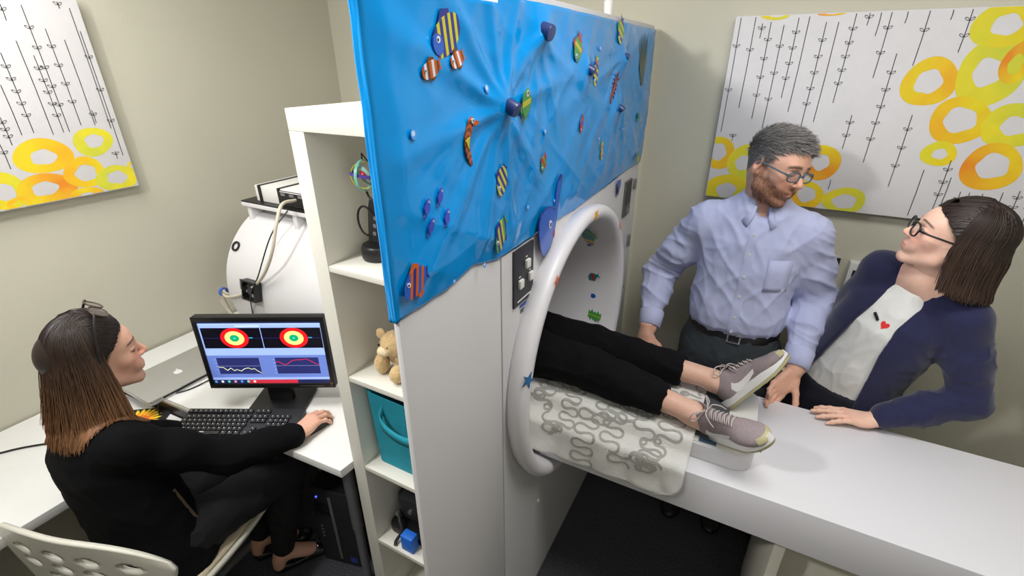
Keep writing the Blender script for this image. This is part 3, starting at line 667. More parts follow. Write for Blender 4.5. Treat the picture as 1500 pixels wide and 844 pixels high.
B().prism(rrect(-.105, .105, -.075, .105, .03), .016, Matrix.Translation(nk+Vector((0, 0, DZ+.0005))) @ Matrix.Rotation(math.atan2(mu.y, mu.x), 4, 'Z') @ Matrix.Translation((0, -.01, 0))).build('stand_base', M_BLACK, mn, .004)
# mouse under the hand
ms = thing('mouse', 'black computer mouse under the seated woman\'s right hand', 'mouse', (-.243, .07, DZ))
b = B(); Mmo = Matrix.Translation((-.243, .072, DZ+.001)) @ Matrix.Rotation(-.15, 4, 'Z')
b.sheet([[Mmo @ Vector((.027*math.cos(t)*(1-.12*abs(v)), .047*v*1., .031*math.sin(t)**.7*math.sqrt(max(0, 1-v*v*.96)))) for t in [PI*q/12 for q in range(13)]] for v in [-1+2*k/14 for k in range(15)]]).build('shell', M_BLACK, ms, smooth=3)
B().cyl(Mmo @ Vector((-.004, .036, .024)), Mmo @ Vector((.004, .036, .024)), .008, 14).build('wheel', M_GREY, ms)
# computer tower
tw = thing('computer_tower', 'black computer tower on the carpet under the desk', 'computer', (-.24, .25, 0))
Mt = Matrix.Translation((-.335, .03, 0)) @ Matrix.Rotation(.24, 4, 'Z')
B().box(0, .175, .012, .42, .01, .43, Mt).build('case', M_BLACK, tw, .004)
fp_ = B().box(0, .175, 0, .0115, .01, .43, Mt).build('front_panel', M_DARK, tw, .003)
B().box(.082, .095, -.004, 0, .04, .40, Mt).build('lit_edge_strip', M_GREY, fp_, .001)  # grey strip paints the light caught along the case's upright edge
for z in (.33, .29): B().box(.015, .075, -.003, 0, z, z+.032, Mt).build('drive_bay', M_BLACK, fp_, .001)
B().cyl(Mt @ Vector((.03, 0, .39)), Mt @ Vector((.03, -.003, .39)), .004, 12).build('power_light', mat('led_blue', srgb(60, 80, 255), .4, emit=3), fp_)
for k in range(4): B().box(.02, .03, -.002, 0, .22-.02*k, .226-.02*k, Mt).build('port', M_GREY, fp_)
B().box(.13, .16, -.001, 0, .03, .06, Mt).build('badge', mat('badge_blue', srgb(50, 60, 140), .4), fp_)
for x_, y_ in ((.02, .05), (.155, .05), (.02, .38), (.155, .38)): B().cyl(Mt @ Vector((x_, y_, 0)), Mt @ Vector((x_, y_, .0105)), .012, 12).build('foot', M_BLACK, tw)
for k in range(4):
    cable('tower_cable', [(-.36-.03*k, .10+.02*k, .70), (-.35-.02*k, .06, .60-.02*k), (-.30-.03*k, .08, .52+.03*(k % 2)), (-.33-.02*k, .16, .42-.03*k), (-.38, .3, .30)], .004, M_DARK if k % 2 else M_GREY, 'cable hanging in the tangle under the monitor desk', 8, 'tangled cables under the desk')
# ------------------------------------------------------------------ wall fittings
ws = thing('wall_sign', 'small black wall sign with white lettering behind the man', 'sign', (1.31, YB, 1.15))
B().box(1.245, 1.355, YB-.008, YB-.0005, 1.093, 1.21).build('plate', M_DARK, ws, .001)
B().box(1.245, 1.355, YB-.009, YB-.0005, 1.2105, 1.214).build('top_rail', M_CHROME, ws)
Ms = lambda x, z, y=YB-.0085: frame((x, y, z), (1, 0, 0), (0, 0, 1), (0, -1, 0))
for z, h_, n_ in ((1.186, .009, 5), (1.172, .008, 6), (1.160, .006, 3), (1.142, .008, 4)):   # blurred caption lines
    b = B(); rr_ = random.Random(int(z*1000)); x_ = 1.262
    for k in range(n_): wd = rr_.uniform(.006, .014); b.box(x_, x_+wd, YB-.0085, YB-.008, z-h_/2, z+h_/2); x_ += wd+.003
    b.build('caption_line', M_INKW, ws)
wb = thing('wall_dispenser', 'white box with a dark window on the wall behind the woman', 'wall box', (1.44, YB, 1.15))
B().box(1.385, 1.50, YB-.045, YB-.0005, 1.085, 1.215).build('housing', M_WHITE, wb, .004)
B().box(1.40, 1.485, YB-.047, YB-.0452, 1.12, 1.185).build('window', M_DARK, wb)
B().box(1.42, 1.46, YB-.048, YB-.0471, 1.13, 1.15).build('label_plate', M_GREY, wb)
# ------------------------------------------------------------------ canvases
M_CANVAS = mat('canvas_white', srgb(214, 212, 213), .7, var=.03, bump=.3, bscale=500)
YR = [((228, 208, 28), (236, 176, 24)), ((200, 205, 60), (228, 212, 40)), ((216, 210, 44), (232, 204, 28)), ((232, 206, 28), (228, 136, 28))]
def canvas_print(parent, lines, rings, P3, lim, seed):
    """P3(u, v, h) -> world; rings as irregular annuli, lines with leaf glyphs"""
    r_ = random.Random(seed); (u0, u1, v0, v1) = lim; cl = lambda u, v: (min(max(u, u0), u1), min(max(v, v0), v1))
    for k, (cu, cv, ru, rv) in enumerate(rings):
        if cu-ru > u1 or cu+ru < u0: continue
        b = B(); n = 44; c0, c1 = YR[k % 4]; c0 = np.array(srgb(*c0)); c1 = np.array(srgb(*c1)); ph = r_.uniform(0, 6.28); hole = r_.uniform(.42, .55); ou, ov = r_.uniform(-.08, .08), r_.uniform(-.08, .08)
        rows = []
        for q, rr in enumerate((1, .86, .7, hole)):
            row = []
            for j in range(n+1):
                a = 2*PI*(j % n)/n; wob = 1+.05*math.sin(2*a+ph)+.04*math.sin(3*a+ph*2)+(.05*math.sin(5*a+ph) if q == 3 else 0)
                u, v = cl(cu+ru*(rr*wob*math.cos(a)+ou*(q == 3)), cv+rv*(rr*wob*math.sin(a)+ov*(q == 3)))
                t = .5+.5*math.sin(a+ph)*(.7+.3*math.sin(3*a+ph)); t = min(1, max(0, t+.25*noise.noise((u*20, v*20, k))))
                b.cur = tuple(c0*(1-t)+c1*t); b._v([P3(u, v, .0006+.00025*k)]); row.append(len(b.V)-1)
            rows.append(row)
        for ra, rb in zip(rows, rows[1:]):
            for j in range(n): b.F.append([ra[j], ra[j+1], rb[j+1], rb[j]])
        b.build('painted_ring', M_ATTR, parent, fix=False)
    b = B()
    for (u, va, vb, n) in lines:
        if not u0 < u < u1: continue
        va, vb = min(va, v1-.003), max(vb, v0+.003); wd = .0011; e = .004
        b.sheet([[P3(u-wd, va, .008), P3(u+wd, va, .008)], [P3(u-wd+e*.3, (va+vb)/2, .008), P3(u+wd+e*.3, (va+vb)/2, .008)], [P3(u-wd, vb, .008), P3(u+wd, vb, .008)]])
        for q in range(n):
            vv = va-(va-vb)*(.12+.76*(q+.3)/max(n, 1))
            for sgn in (-1, 1):   # open leaf loop
                lo = []; li = []
                for j in range(13): a = 2*PI*j/12; lo.append(P3(u+sgn*(.0065+.0065*math.cos(a)), vv+.002+.0045*math.sin(a)+.003*math.cos(a), .0085)); li.append(P3(u+sgn*(.0065+.0048*math.cos(a)), vv+.002+.003*math.sin(a)+.002*math.cos(a), .0085))
                b.sheet([lo, li])
    b.build('line_drawing', M_INKK, parent, fix=False)
c1_ = thing('wall_canvas', 'large white canvas with yellow rings behind the standing man and woman', 'picture', (1.5, YB, 1.76), 0, None)
B().box(.797, 2.2, 1.412, YB-.001, 1.415, 2.098).build('stretched_canvas', M_CANVAS, c1_, .006)
RL=[(0.816, 2.1, 1.684, 2),(0.866, 2.098, 1.778, 1),(0.892, 2.071, 2.022, 1),(0.92, 2.075, 1.74, 4),(0.964, 2.064, 1.705, 3),(1.007, 2.085, 1.818, 4),(1.04, 2.088, 1.77, 0),(1.095, 2.069, 1.72, 5),(1.132, 2.068, 1.738, 0),(1.178, 2.095, 1.806, 5),(1.216, 2.097, 2.055, 1),(1.248, 2.098, 2.023, 0),(1.277, 2.099, 1.892, 2),(1.32, 2.099, 2.058, 0),(1.378, 2.098, 1.93, 1),(1.437, 2.097, 2.064, 0),(1.485, 2.092, 1.97, 2),(1.324, 1.968, 1.605, 5),(1.247, 1.768, 1.649, 2),(1.422, 1.776, 1.525, 3),(0.863, 1.681, 1.652, 1),(1.239, 1.532, 1.495, 0),(1.508, 1.595, 1.427, 0),(1.572, 1.634, 1.46, 3),(1.59, 1.576, 1.463, 0),(1.63,1.53,1.45,1),(1.655,1.53,1.44,0),(1.69,1.53,1.42,2),(1.74,1.54,1.42,0),(1.78,1.55,1.42,3),(1.82,1.6,1.42,2),(1.86,1.7,1.42,4),(1.95,2.09,1.6,5),(2.02,2.08,1.7,0),(2.1,2.09,1.65,4)]
RR=[(1.437, 1.88, 0.072, 0.08),(1.584, 1.906, 0.087, 0.096),(1.574, 2.046, 0.076, 0.069),(1.637, 1.938, 0.037, 0.059),(1.554, 1.762, 0.085, 0.073),(1.693, 1.752, 0.084, 0.066),(1.532, 1.652, 0.048, 0.044),(1.682, 1.618, 0.083, 0.075),(0.816, 1.601, 0.067, 0.067),(0.922, 1.571, 0.061, 0.069),(0.875, 1.452, 0.082, 0.066),(1.19, 1.594, 0.066, 0.066),(1.169, 1.463, 0.062, 0.057),(1.3, 1.457, 0.073, 0.049),(0.931, 2.1, 0.052, 0.019),(1.103, 2.096, 0.045, 0.008),(1.80,1.9,.08,.09),(1.84,1.72,.08,.08),(1.76,2.06,.09,.06)]
canvas_print(c1_, RL, RR, lambda u, v, h: Vector((u, 1.412-h*.12-.0003, v)), (.80, 2.19, 1.418, 2.095), 3)
c2_ = thing('wall_canvas', 'white canvas with yellow rings hanging on the left wall above the desk', 'picture', (XL, -.45, 1.81))
B().box(XL+.001, -1.302, -1.16, .236, 1.478, 2.16).build('stretched_canvas', M_CANVAS, c2_, .006)
LL=[(0.016, 2.121, 2.072, 1),(0.07, 2.121, 1.714, 5),(0.174, 2.139, 2.118, 1),(0.204, 2.122, 1.711, 0),(0.02, 2.013, 1.709, 0),(-0.032, 1.976, 1.721, 5),(0.052, 1.969, 1.714, 5),(0.112, 2.053, 1.733, 4),(0.156, 2.02, 1.729, 0),(-0.066, 1.879, 1.718, 0),(0.162, 1.782, 1.736, 1),(-0.102, 1.781, 1.689, 3),(-0.132, 1.696, 1.613, 1),(0.19, 1.626, 1.596, 1),(0.213, 2.05, 1.606, 3)]+[(-.17-.07*k, 2.15-.02*(k % 3), 1.72-.05*(k % 2), k % 6) for k in range(13)]
LR=[(-0.031, 1.641, 0.083, 0.063),(0.131, 1.67, 0.064, 0.053),(-0.172, 1.542, 0.065, 0.061),(-0.06, 1.526, 0.086, 0.059),(0.069, 1.564, 0.069, 0.055),(0.165, 1.523, 0.068, 0.052),(0.232, 1.559, 0.019, 0.02),(0.052, 1.479, 0.054, 0.031),(-0.148, 1.494, 0.035, 0.023)]
canvas_print(c2_, LL, LR, lambda u, v, h: Vector((-1.302+h*.12+.0003, u, v)), (-1.155, .232, 1.482, 2.156), 4)
# ------------------------------------------------------------------ things on the shelves
tb = thing('fabric_bin', 'teal fabric storage bin in the lower bookshelf compartment', 'bin', (.22, .19, SHZ[2]))
M_TEAL = mat('teal_felt', srgb(22, 142, 162), .85, var=.1, vscale=40, bump=.4, bscale=250)
zb = SHZ[2]+.001
def bin_ring(z, g=0, dip=False):
    o = rrect(.068-g, .36+g, .045-g*.6, .34+g, .025, 5); out = []
    for x, y in o:
        zz = z-(.045*(1-((x-.22)/.15)**2) if dip and y < .07 else 0); out.append((x, y, zz))
    return out
b = B(); rings = [bin_ring(zb), bin_ring(zb+.14, .004), bin_ring(zb+.285, .010, True)]; inn = [[(x*.965+.0077, y*.965+.0066, z) for x, y, z in r] for r in reversed(rings)]
ids = [b._v(r) for r in rings+inn]; n = len(rings[0])
for a, c in zip(ids, ids[1:]):
    for k in range(n): b.F.append([a+k, a+(k+1) % n, c+(k+1) % n, c+k])
b.F.append([ids[0]+k for k in reversed(range(n))]); b.F.append([ids[-1]+k for k in range(n)])
b.build('bin_body', M_TEAL, tb, smooth=.8)
hp_ = [(.125, .042, zb+.215), (.128, .022, zb+.195), (.15, .012, zb+.175), (.2, .006, zb+.162), (.25, .006, zb+.162), (.30, .014, zb+.175), (.32, .024, zb+.195), (.322, .042, zb+.215)]
hs = spline(hp_, 5); B().sheet([[p+Vector((0, 0, h)) for p in hs] for h in (0, .034)]).build('handle', M_TEAL, tb, smooth=3).modifiers.new('t', 'SOLIDIFY').thickness = .004
# plush toy
pl = thing('plush_toy', 'small tan plush animal sitting on the middle shelf', 'plush toy', (.2, .12, SHZ[1]))
# electronics in the lowest visible compartment
bg = thing('camera_bag', 'black padded equipment case on the lowest visible shelf', 'bag', (.25, .2, SHZ[3]))
b = B(); b.prism(rrect(.056, .385, .05, .33, .03), .03, Matrix.Translation((0, 0, SHZ[3]+.001))); b.build('base_shell', M_BLACK, bg, .006)
b = B(); b.prism(rrect(.068, .38, .09, .33, .04), .10, Matrix.Translation((0, 0, SHZ[3]+.031)) @ Matrix.Rotation(-.08, 4, 'Y')); b.build('padded_lid', M_DARK, bg, .02)
B().tube(spline([(.09, .085, SHZ[3]+.075), (.11, .06, SHZ[3]+.07), (.13, .045, SHZ[3]+.045), (.12, .02, SHZ[3]+.014), (.125, .008, SHZ[3]+.008)], 6), .006, 8).build('strap', M_DARK, bg)
B().cyl((.085, .088, SHZ[3]+.06), (.085, .078, SHZ[3]+.06), .012, 14).build('latch', M_GREY, bg)
B().cyl((.14, .09, SHZ[3]+.10), (.14, .08, SHZ[3]+.10), .008, 14).build('latch', M_GREY, bg)
tag(B().box(.15, .20, .012, .046, SHZ[3]+.001, SHZ[3]+.07).build('blue_box', mat('box_blue', srgb(30, 110, 215), .5), None, .004), 'small bright blue box in front of the black case on the shelf', 'box')
# kinetic toy
kt = thing('kinetic_toy', 'kinetic desk sculpture with coloured rings on a round black base', 'toy', (.128, .112, SHZ[0]))
kc = Vector((.128, .112, SHZ[0]))
B().lathe([(.0005, .001), (.044, .001), (.046, .006), (.046, .034), (.042, .04), (.0005, .04)], Matrix.Translation(kc), 40).build('base', M_BLACK, kt, smooth=.6)
b = B(); b.prism([(-.04, 0), (.036, 0), (.022, .09), (.014, .12), (-.018, .12), (-.028, .09)], .004, frame(kc+Vector((0, .01, .04)), (1, 0, 0), (0, 0, 1), (0, -1, 0))); b.build('stand_plate', M_DARK, kt)
for k in range(3): B().cyl(kc+Vector((-.012+.004*k, .004, .065+.022*k)), kc+Vector((-.012+.004*k, .003, .065+.022*k)), .006, 14).build('plate_hole', M_GREY, kt)
B().tube([kc+Vector((-.03+.04*math.cos(a)*.7, -.004, .10+.04*math.sin(a))) for a in [.5+PI*1.35*k/16 for k in range(17)]], .003, 8).build('swing_arm', M_BLACK, kt)
B().tube(spline([kc+Vector((.0, .006, .12)), kc+Vector((.012, 0, .15)), kc+Vector((-.01, 0, .165)), kc+Vector((-.018, 0, .18))], 5), .003, 8).build('wire_stem', M_BLACK, kt)
rc = kc+Vector((-.018, 0, .222))
for R_, c, ax_, nm in ((.04, (120, 190, 175), (1, .2, 0), 'orbit_ring'), (.036, (85, 60, 160), (.1, .2, 1), 'orbit_ring'), (.034, (200, 190, 60), (.6, -.9, .2), 'orbit_ring'), (.031, (150, 200, 190), (.3, .9, .5), 'orbit_ring')):
    q = Vector((0, 0, 1)).rotation_difference(Vector(ax_)).to_matrix().to_4x4()
    B().lathe([(R_-.0022, -.004), (R_, -.004), (R_, .004), (R_-.0022, .004)], Matrix.Translation(rc) @ q, 36, close=True).build(nm, mat('ring_%d' % c[0], srgb(*c), .35), kt, smooth=.6)
bb = B().lathe([(.0005, -.011), (.007, -.009), (.011, 0), (.007, .009), (.0005, .011)], Matrix.Translation(rc), 16); bb.build('red_ball', mat('toy_red', srgb(200, 30, 40), .35), kt, smooth=3)
B().tube([rc+Vector((0, 0, .04)), rc+Vector((0, 0, .055)), rc+Vector((.02, 0, .035))], .002, 6).build('top_wire', M_BLACK, kt)
# ------------------------------------------------------------------ chair
CF = Vector((-.31, .95, 0)).normalized(); CRt = Vector((CF.y, -CF.x, 0))
CC = Vector((-.48, -.562, 0))   # middle of the backrest top, on the floor
ch = thing('swivel_chair', 'white moulded swivel chair with round holes under the seated woman', 'chair', tuple(CC+CF*.27))
M_CHAIR = mat('chair_shell', srgb(205, 203, 190), .45, var=.02)
def shell_pt(s, t):
    """s across -1..1, t along: 0 seat front .. 1 backrest top"""
    if t < .48:
        q = t/.48; f = .47-.44*q; z = .462-.02*math.sin(q*PI)+.012*(1-q)**6*-1
        wd = .22-.02*(1-q)**3; z += .03*abs(s)**3*(.4+q)
    elif t < .62:
        q = (t-.48)/.14; a = q*PI/2*.9; f = .03-.065*math.sin(a)*.8; z = .462+.065*(1-math.cos(a)); wd = .22; z += .03*abs(s)**3*1.4*(1-q)
    else:
        q = (t-.62)/.38; f = -.021-.02*q; z = .519+.27*q; wd = .22+.07*math.sin(q*PI*.55)-.04*max(0, q-.85)*2
    f += (.045*s*s*max(0, (t-.5)/.5))
    if t > .75: z -= (.085 if s > 0 else .05)*abs(s)**3*(t-.75)/.25
    return CC+CRt*(s*wd+.035*max(0, min(1, (.62-t)/.2)))+CF*f+Vector((0, 0, z))
holes = [(sx, q) for q in (.80, .885) for sx in (-.62, -.2, .2, .62)] + [(sx, .72) for sx in (-.4, 0, .4)]
NS, NT = 56, 96
b = B(); vid = {}
def near(s, t):
    for hs_, ht in holes:
        if ((s-hs_)/.115)**2+((t-ht)/.028)**2 < 1: return (hs_, ht)
pts = [[shell_pt(-1+2*i/NS, j/NT) for i in range(NS+1)] for j in range(NT+1)]
st = [[(-1+2*i/NS, j/NT) for i in range(NS+1)] for j in range(NT+1)]
# snap vertices next to a hole onto its rim
for j in range(NT+1):
    for i in range(NS+1):
        s, t = st[j][i]
        for hs_, ht in holes:
            d = math.hypot((s-hs_)/.115, (t-ht)/.028)
            if .72 < d < 1.28:
                pts[j][i] = shell_pt(hs_+(s-hs_)/d, ht+(t-ht)/d)
b._v([p for r in pts for p in r])
for j in range(NT):
    for i in range(NS):
        s, t = (st[j][i][0]+st[j+1][i+1][0])/2, (st[j][i][1]+st[j+1][i+1][1])/2
        if near(s, t): continue
        a = j*(NS+1)+i; b.F.append([a, a+1, a+NS+2, a+NS+1])
so = b.build('seat_shell', M_CHAIR, ch, smooth=3); md = so.modifiers.new('t', 'SOLIDIFY'); md.thickness = .014; md.offset = 0
cb = CC+CF*.27
B().cyl(cb+Vector((0, 0, .12)), cb+Vector((0, 0, .40)), .025, 20).build('gas_column', M_GREY, ch)
B().cyl(cb+Vector((0, 0, .40)), cb+Vector((0, 0, .436)), .07, 20).build('seat_mount', M_DARK, ch)
for k in range(5):
    a = 2*PI*k/5+.5; d = Vector((math.cos(a), math.sin(a), 0)); e = cb+d*.27
    lg = B().tube([cb+Vector((0, 0, .125)), cb+d*.12+Vector((0, 0, .11)), e+Vector((0, 0, .075))], [.022, .018, .014], 10).build('base_arm', M_GREY, ch, smooth=1)
    B().lathe([(.002, -.012), (.024, -.012), (.026, 0), (.024, .012), (.002, .012)], frame(e+Vector((0, 0, .027)), (0, 0, 1), (-d.y, d.x, 0), d) , 18).build('caster', M_BLACK, lg, smooth=.6)
# seat cushion
cu_ = B().sheet([[shell_pt(s*.92, t)+Vector((0, 0, .012+.03*max(0, 1-abs(s)**4)*max(0, 1-abs(2*(t/.44)-1)**6))) for s in [-1+2*i/20 for i in range(21)]] for t in [.02+.42*j/20 for j in range(21)]]).build('seat_cushion', mat('cushion_beige', srgb(190, 178, 152), .85, var=.1, vscale=30, bump=.4), None, smooth=3)
md = cu_.modifiers.new('t', 'SOLIDIFY'); md.thickness = .012; md.offset = 0
tag(cu_, 'beige fabric cushion on the white swivel chair', 'cushion')
# ------------------------------------------------------------------ smooth solid modelling (distance fields -> mesh)
def A3(p): return np.array(p, np.float32)
class SDF:
    def __init__(s, lo, hi, h):
        s.lo = A3(lo); s.h = h; s.n = [int((hi[i]-lo[i])/h)+2 for i in range(3)]
        s.ax = [s.lo[i]+h*np.arange(s.n[i], dtype=np.float32) for i in range(3)]
        s.d = np.full(s.n, 1., np.float32)
    def region(s, lo, hi):
        sl = []
        for i in range(3):
            a = max(0, int((lo[i]-s.lo[i])/s.h)); b = min(s.n[i], int((hi[i]-s.lo[i])/s.h)+2)
            if b <= a: return None
            sl.append(slice(a, b))
        return tuple(sl)
    def put(s, fn, lo, hi, k=.02, cut=False, target=None):
        m = k+3*s.h; sl = s.region([v-m for v in lo], [v+m for v in hi])
        if sl is None: return s
        X = s.ax[0][sl[0]][:, None, None]; Y = s.ax[1][sl[1]][None, :, None]; Z = s.ax[2][sl[2]][None, None, :]
        f = fn(X, Y, Z); T = s.d if target is None else target; d = T[sl]
        if cut:
            f = -f; hh = np.maximum(k-np.abs(d-f), 0)/k; T[sl] = np.maximum(d, f)+hh*hh*k*.25
        elif k <= 0: T[sl] = np.minimum(d, f)
        else:
            hh = np.maximum(k-np.abs(d-f), 0)/k; T[sl] = np.minimum(d, f)-hh*hh*k*.25
        return s
    def cone(s, a, b, ra, rb, k=.02, cut=False, target=None):
        a, b = A3(a), A3(b); ab = b-a; L2 = max(float(ab@ab), 1e-9); r = max(ra, rb)
        def fn(X, Y, Z):
            t = np.clip(((X-a[0])*ab[0]+(Y-a[1])*ab[1]+(Z-a[2])*ab[2])/L2, 0, 1)
            return np.sqrt((X-a[0]-t*ab[0])**2+(Y-a[1]-t*ab[1])**2+(Z-a[2]-t*ab[2])**2)-(ra+(rb-ra)*t)
        return s.put(fn, np.minimum(a, b)-r, np.maximum(a, b)+r, k, cut, target)
    def chain(s, pts, rs, k=.02, target=None):
        for i in range(len(pts)-1): s.cone(pts[i], pts[i+1], rs[i], rs[i+1], k, False, target)
        return s
    def ell(s, c, r, k=.02, cut=False, R=None, target=None):
        c, r = A3(c), A3(r); Rm = np.eye(3, dtype=np.float32) if R is None else np.array(R, np.float32)
        e = np.abs(Rm).T @ r
        def fn(X, Y, Z):
            x, y, z = X-c[0], Y-c[1], Z-c[2]
            q = [(Rm[i, 0]*x+Rm[i, 1]*y+Rm[i, 2]*z) for i in range(3)]
            k0 = np.sqrt(sum((q[i]/r[i])**2 for i in range(3))); k1 = np.sqrt(sum((q[i]/r[i]**2)**2 for i in range(3)))
            return k0*(k0-1)/np.maximum(k1, 1e-6)
        return s.put(fn, c-e, c+e, k, cut, target)
    def loft(s, o, u, r, f, secs, k=.02, p=2.4, target=None):
        """stack of rounded sections: (t along u, shift r, shift f, half width, half depth)"""
        o, u, r, f = A3(o), A3(u), A3(r), A3(f); S = np.array(secs, np.float32); t0, t1 = S[0, 0], S[-1, 0]; w = float(max(S[:, 3].max(), S[:, 4].max())+np.abs(S[:, 1:3]).max())
        def fn(X, Y, Z):
            x, y, z = X-o[0], Y-o[1], Z-o[2]
            t = x*u[0]+y*u[1]+z*u[2]; a_ = x*r[0]+y*r[1]+z*r[2]; b_ = x*f[0]+y*f[1]+z*f[2]
            I = lambda c: np.interp(t, S[:, 0], S[:, c]).astype(np.float32)
            A, Bh = I(3), I(4); q = (np.abs((a_-I(1))/A)**p+np.abs((b_-I(2))/Bh)**p)**(1/p)
            return np.maximum((q-1)*np.minimum(A, Bh), np.maximum(t0-t, t-t1))
        pts = [o+u*t0, o+u*t1]; return s.put(fn, np.minimum(*pts)-w, np.maximum(*pts)+w, k, False, target)
    def plane_cut(s, pt, n, lo=None, hi=None, k=.004):
        """removes the side the normal points to"""
        pt, n = A3(pt), A3(n)/np.linalg.norm(A3(n))
        lo = s.lo if lo is None else lo; hi = s.lo+np.array(s.n)*s.h if hi is None else hi
        return s.put(lambda X, Y, Z: -((X-pt[0])*n[0]+(Y-pt[1])*n[1]+(Z-pt[2])*n[2]), lo, hi, k, True)
    def mesh(s):
        d = s.d; d[0], d[-1], d[:, 0], d[:, -1], d[:, :, 0], d[:, :, -1] = (np.maximum(v, .001) for v in (d[0], d[-1], d[:, 0], d[:, -1], d[:, :, 0], d[:, :, -1]))
        n = d < 0; nx, ny, nz = d.shape; cnt = np.zeros((nx-1, ny-1, nz-1), np.int8)
        cor = [(i, j, k) for i in (0, 1) for j in (0, 1) for k in (0, 1)]
        for i, j, k in cor: cnt += n[i:nx-1+i, j:ny-1+j, k:nz-1+k]
        m = (cnt > 0) & (cnt < 8); cells = np.argwhere(m); idx = np.full(m.shape, -1, np.int32); idx[m] = np.arange(len(cells))
        acc = np.zeros((len(cells), 3), np.float32); num = np.zeros(len(cells), np.float32)
        val = {c: d[cells[:, 0]+c[0], cells[:, 1]+c[1], cells[:, 2]+c[2]] for c in cor}
        for c in cor:
            for axn in range(3):
                if c[axn]: continue
                e = list(c); e[axn] = 1; e = tuple(e); a, b = val[c], val[e]; x = (a < 0) != (b < 0)
                t = np.where(x, a/np.where(x, a-b, 1), 0); P = np.array(c, np.float32)[None].repeat(len(cells), 0); P[:, axn] += t
                acc[x] += P[x]; num += x
        V = s.lo+s.h*(cells+acc/num[:, None]); Q = []
        for axn in range(3):
            a, b = [slice(None)]*3, [slice(None)]*3; a[axn] = slice(0, -1); b[axn] = slice(1, None)
            e = np.argwhere(n[tuple(a)] != n[tuple(b)]); o1, o2 = [q for q in range(3) if q != axn]
            ok = (e[:, o1] > 0) & (e[:, o2] > 0) & (e[:, o1] < d.shape[o1]-1) & (e[:, o2] < d.shape[o2]-1); e = e[ok]
            def at(p, q): z = e.copy(); z[:, o1] += p; z[:, o2] += q; return idx[z[:, 0], z[:, 1], z[:, 2]]
            f = np.stack([at(-1, -1), at(0, -1), at(0, 0), at(-1, 0)], 1)
            neg = n[e[:, 0], e[:, 1], e[:, 2]]; flip = neg if axn != 1 else ~neg
            f[~flip] = f[~flip][:, ::-1]; Q.append(f)
        return V.astype(np.float32), np.concatenate(Q)
def vnormals(V, Fq):
    a = V[Fq[:, 2]]-V[Fq[:, 0]]; b = V[Fq[:, 3]]-V[Fq[:, 1]]; nf = np.cross(a, b); N = np.zeros_like(V)
    for k in range(4): np.add.at(N, Fq[:, k], nf)
    return N/np.maximum(np.linalg.norm(N, axis=1, keepdims=True), 1e-9)
def relax(V, Fq, it=1, w=.5):
    for _ in range(it):
        S = np.zeros_like(V); c = np.zeros(len(V), np.float32)
        for k in range(4):
            np.add.at(S, Fq[:, k], V[Fq[:, (k+1) % 4]]); np.add.at(c, Fq[:, k], 1); np.add.at(S, Fq[:, k], V[Fq[:, (k-1) % 4]]); np.add.at(c, Fq[:, k], 1)
        V = V*(1-w)+w*S/np.maximum(c, 1)[:, None]
    return V
def nz(P, sc=(10, 10, 10), off=0):
    if isinstance(sc[0], (list, tuple)): P = P @ np.array(sc, np.float32).T; sc = (1, 1, 1)
    return np.array([noise.noise((p[0]*sc[0]+off, p[1]*sc[1]+off*1.7, p[2]*sc[2]-off)) for p in P.tolist()], np.float32)
def folds(V, Fq, layers):
    """cloth creases: ridged noise along the normals. layer = (amp, scale3, offset, mask or None)"""
    N = vnormals(V, Fq); D = np.zeros(len(V), np.float32)
    for amp, sc_, off, mask in layers:
        r = 1-np.abs(nz(V, sc_, off))*2.2; r = np.clip(r, -.3, 1); D += amp*(r*r*np.sign(r)-.25)*(1 if mask is None else mask)
    return V+N*D[:, None]
def sdf_part(name, S, m, parent, layers=None, smooth_it=1, cols=None, post=None):
    V, Fq = S.mesh(); V = relax(V, Fq, smooth_it)
    if layers: V = folds(V, Fq, layers(V) if callable(layers) else layers)
    if post is not None: V = post(V)
    me = np_mesh(name, V, Fq, cols(V) if cols else None); me.materials.append(m)
    return put(bpy.data.objects.new(name, me), parent)

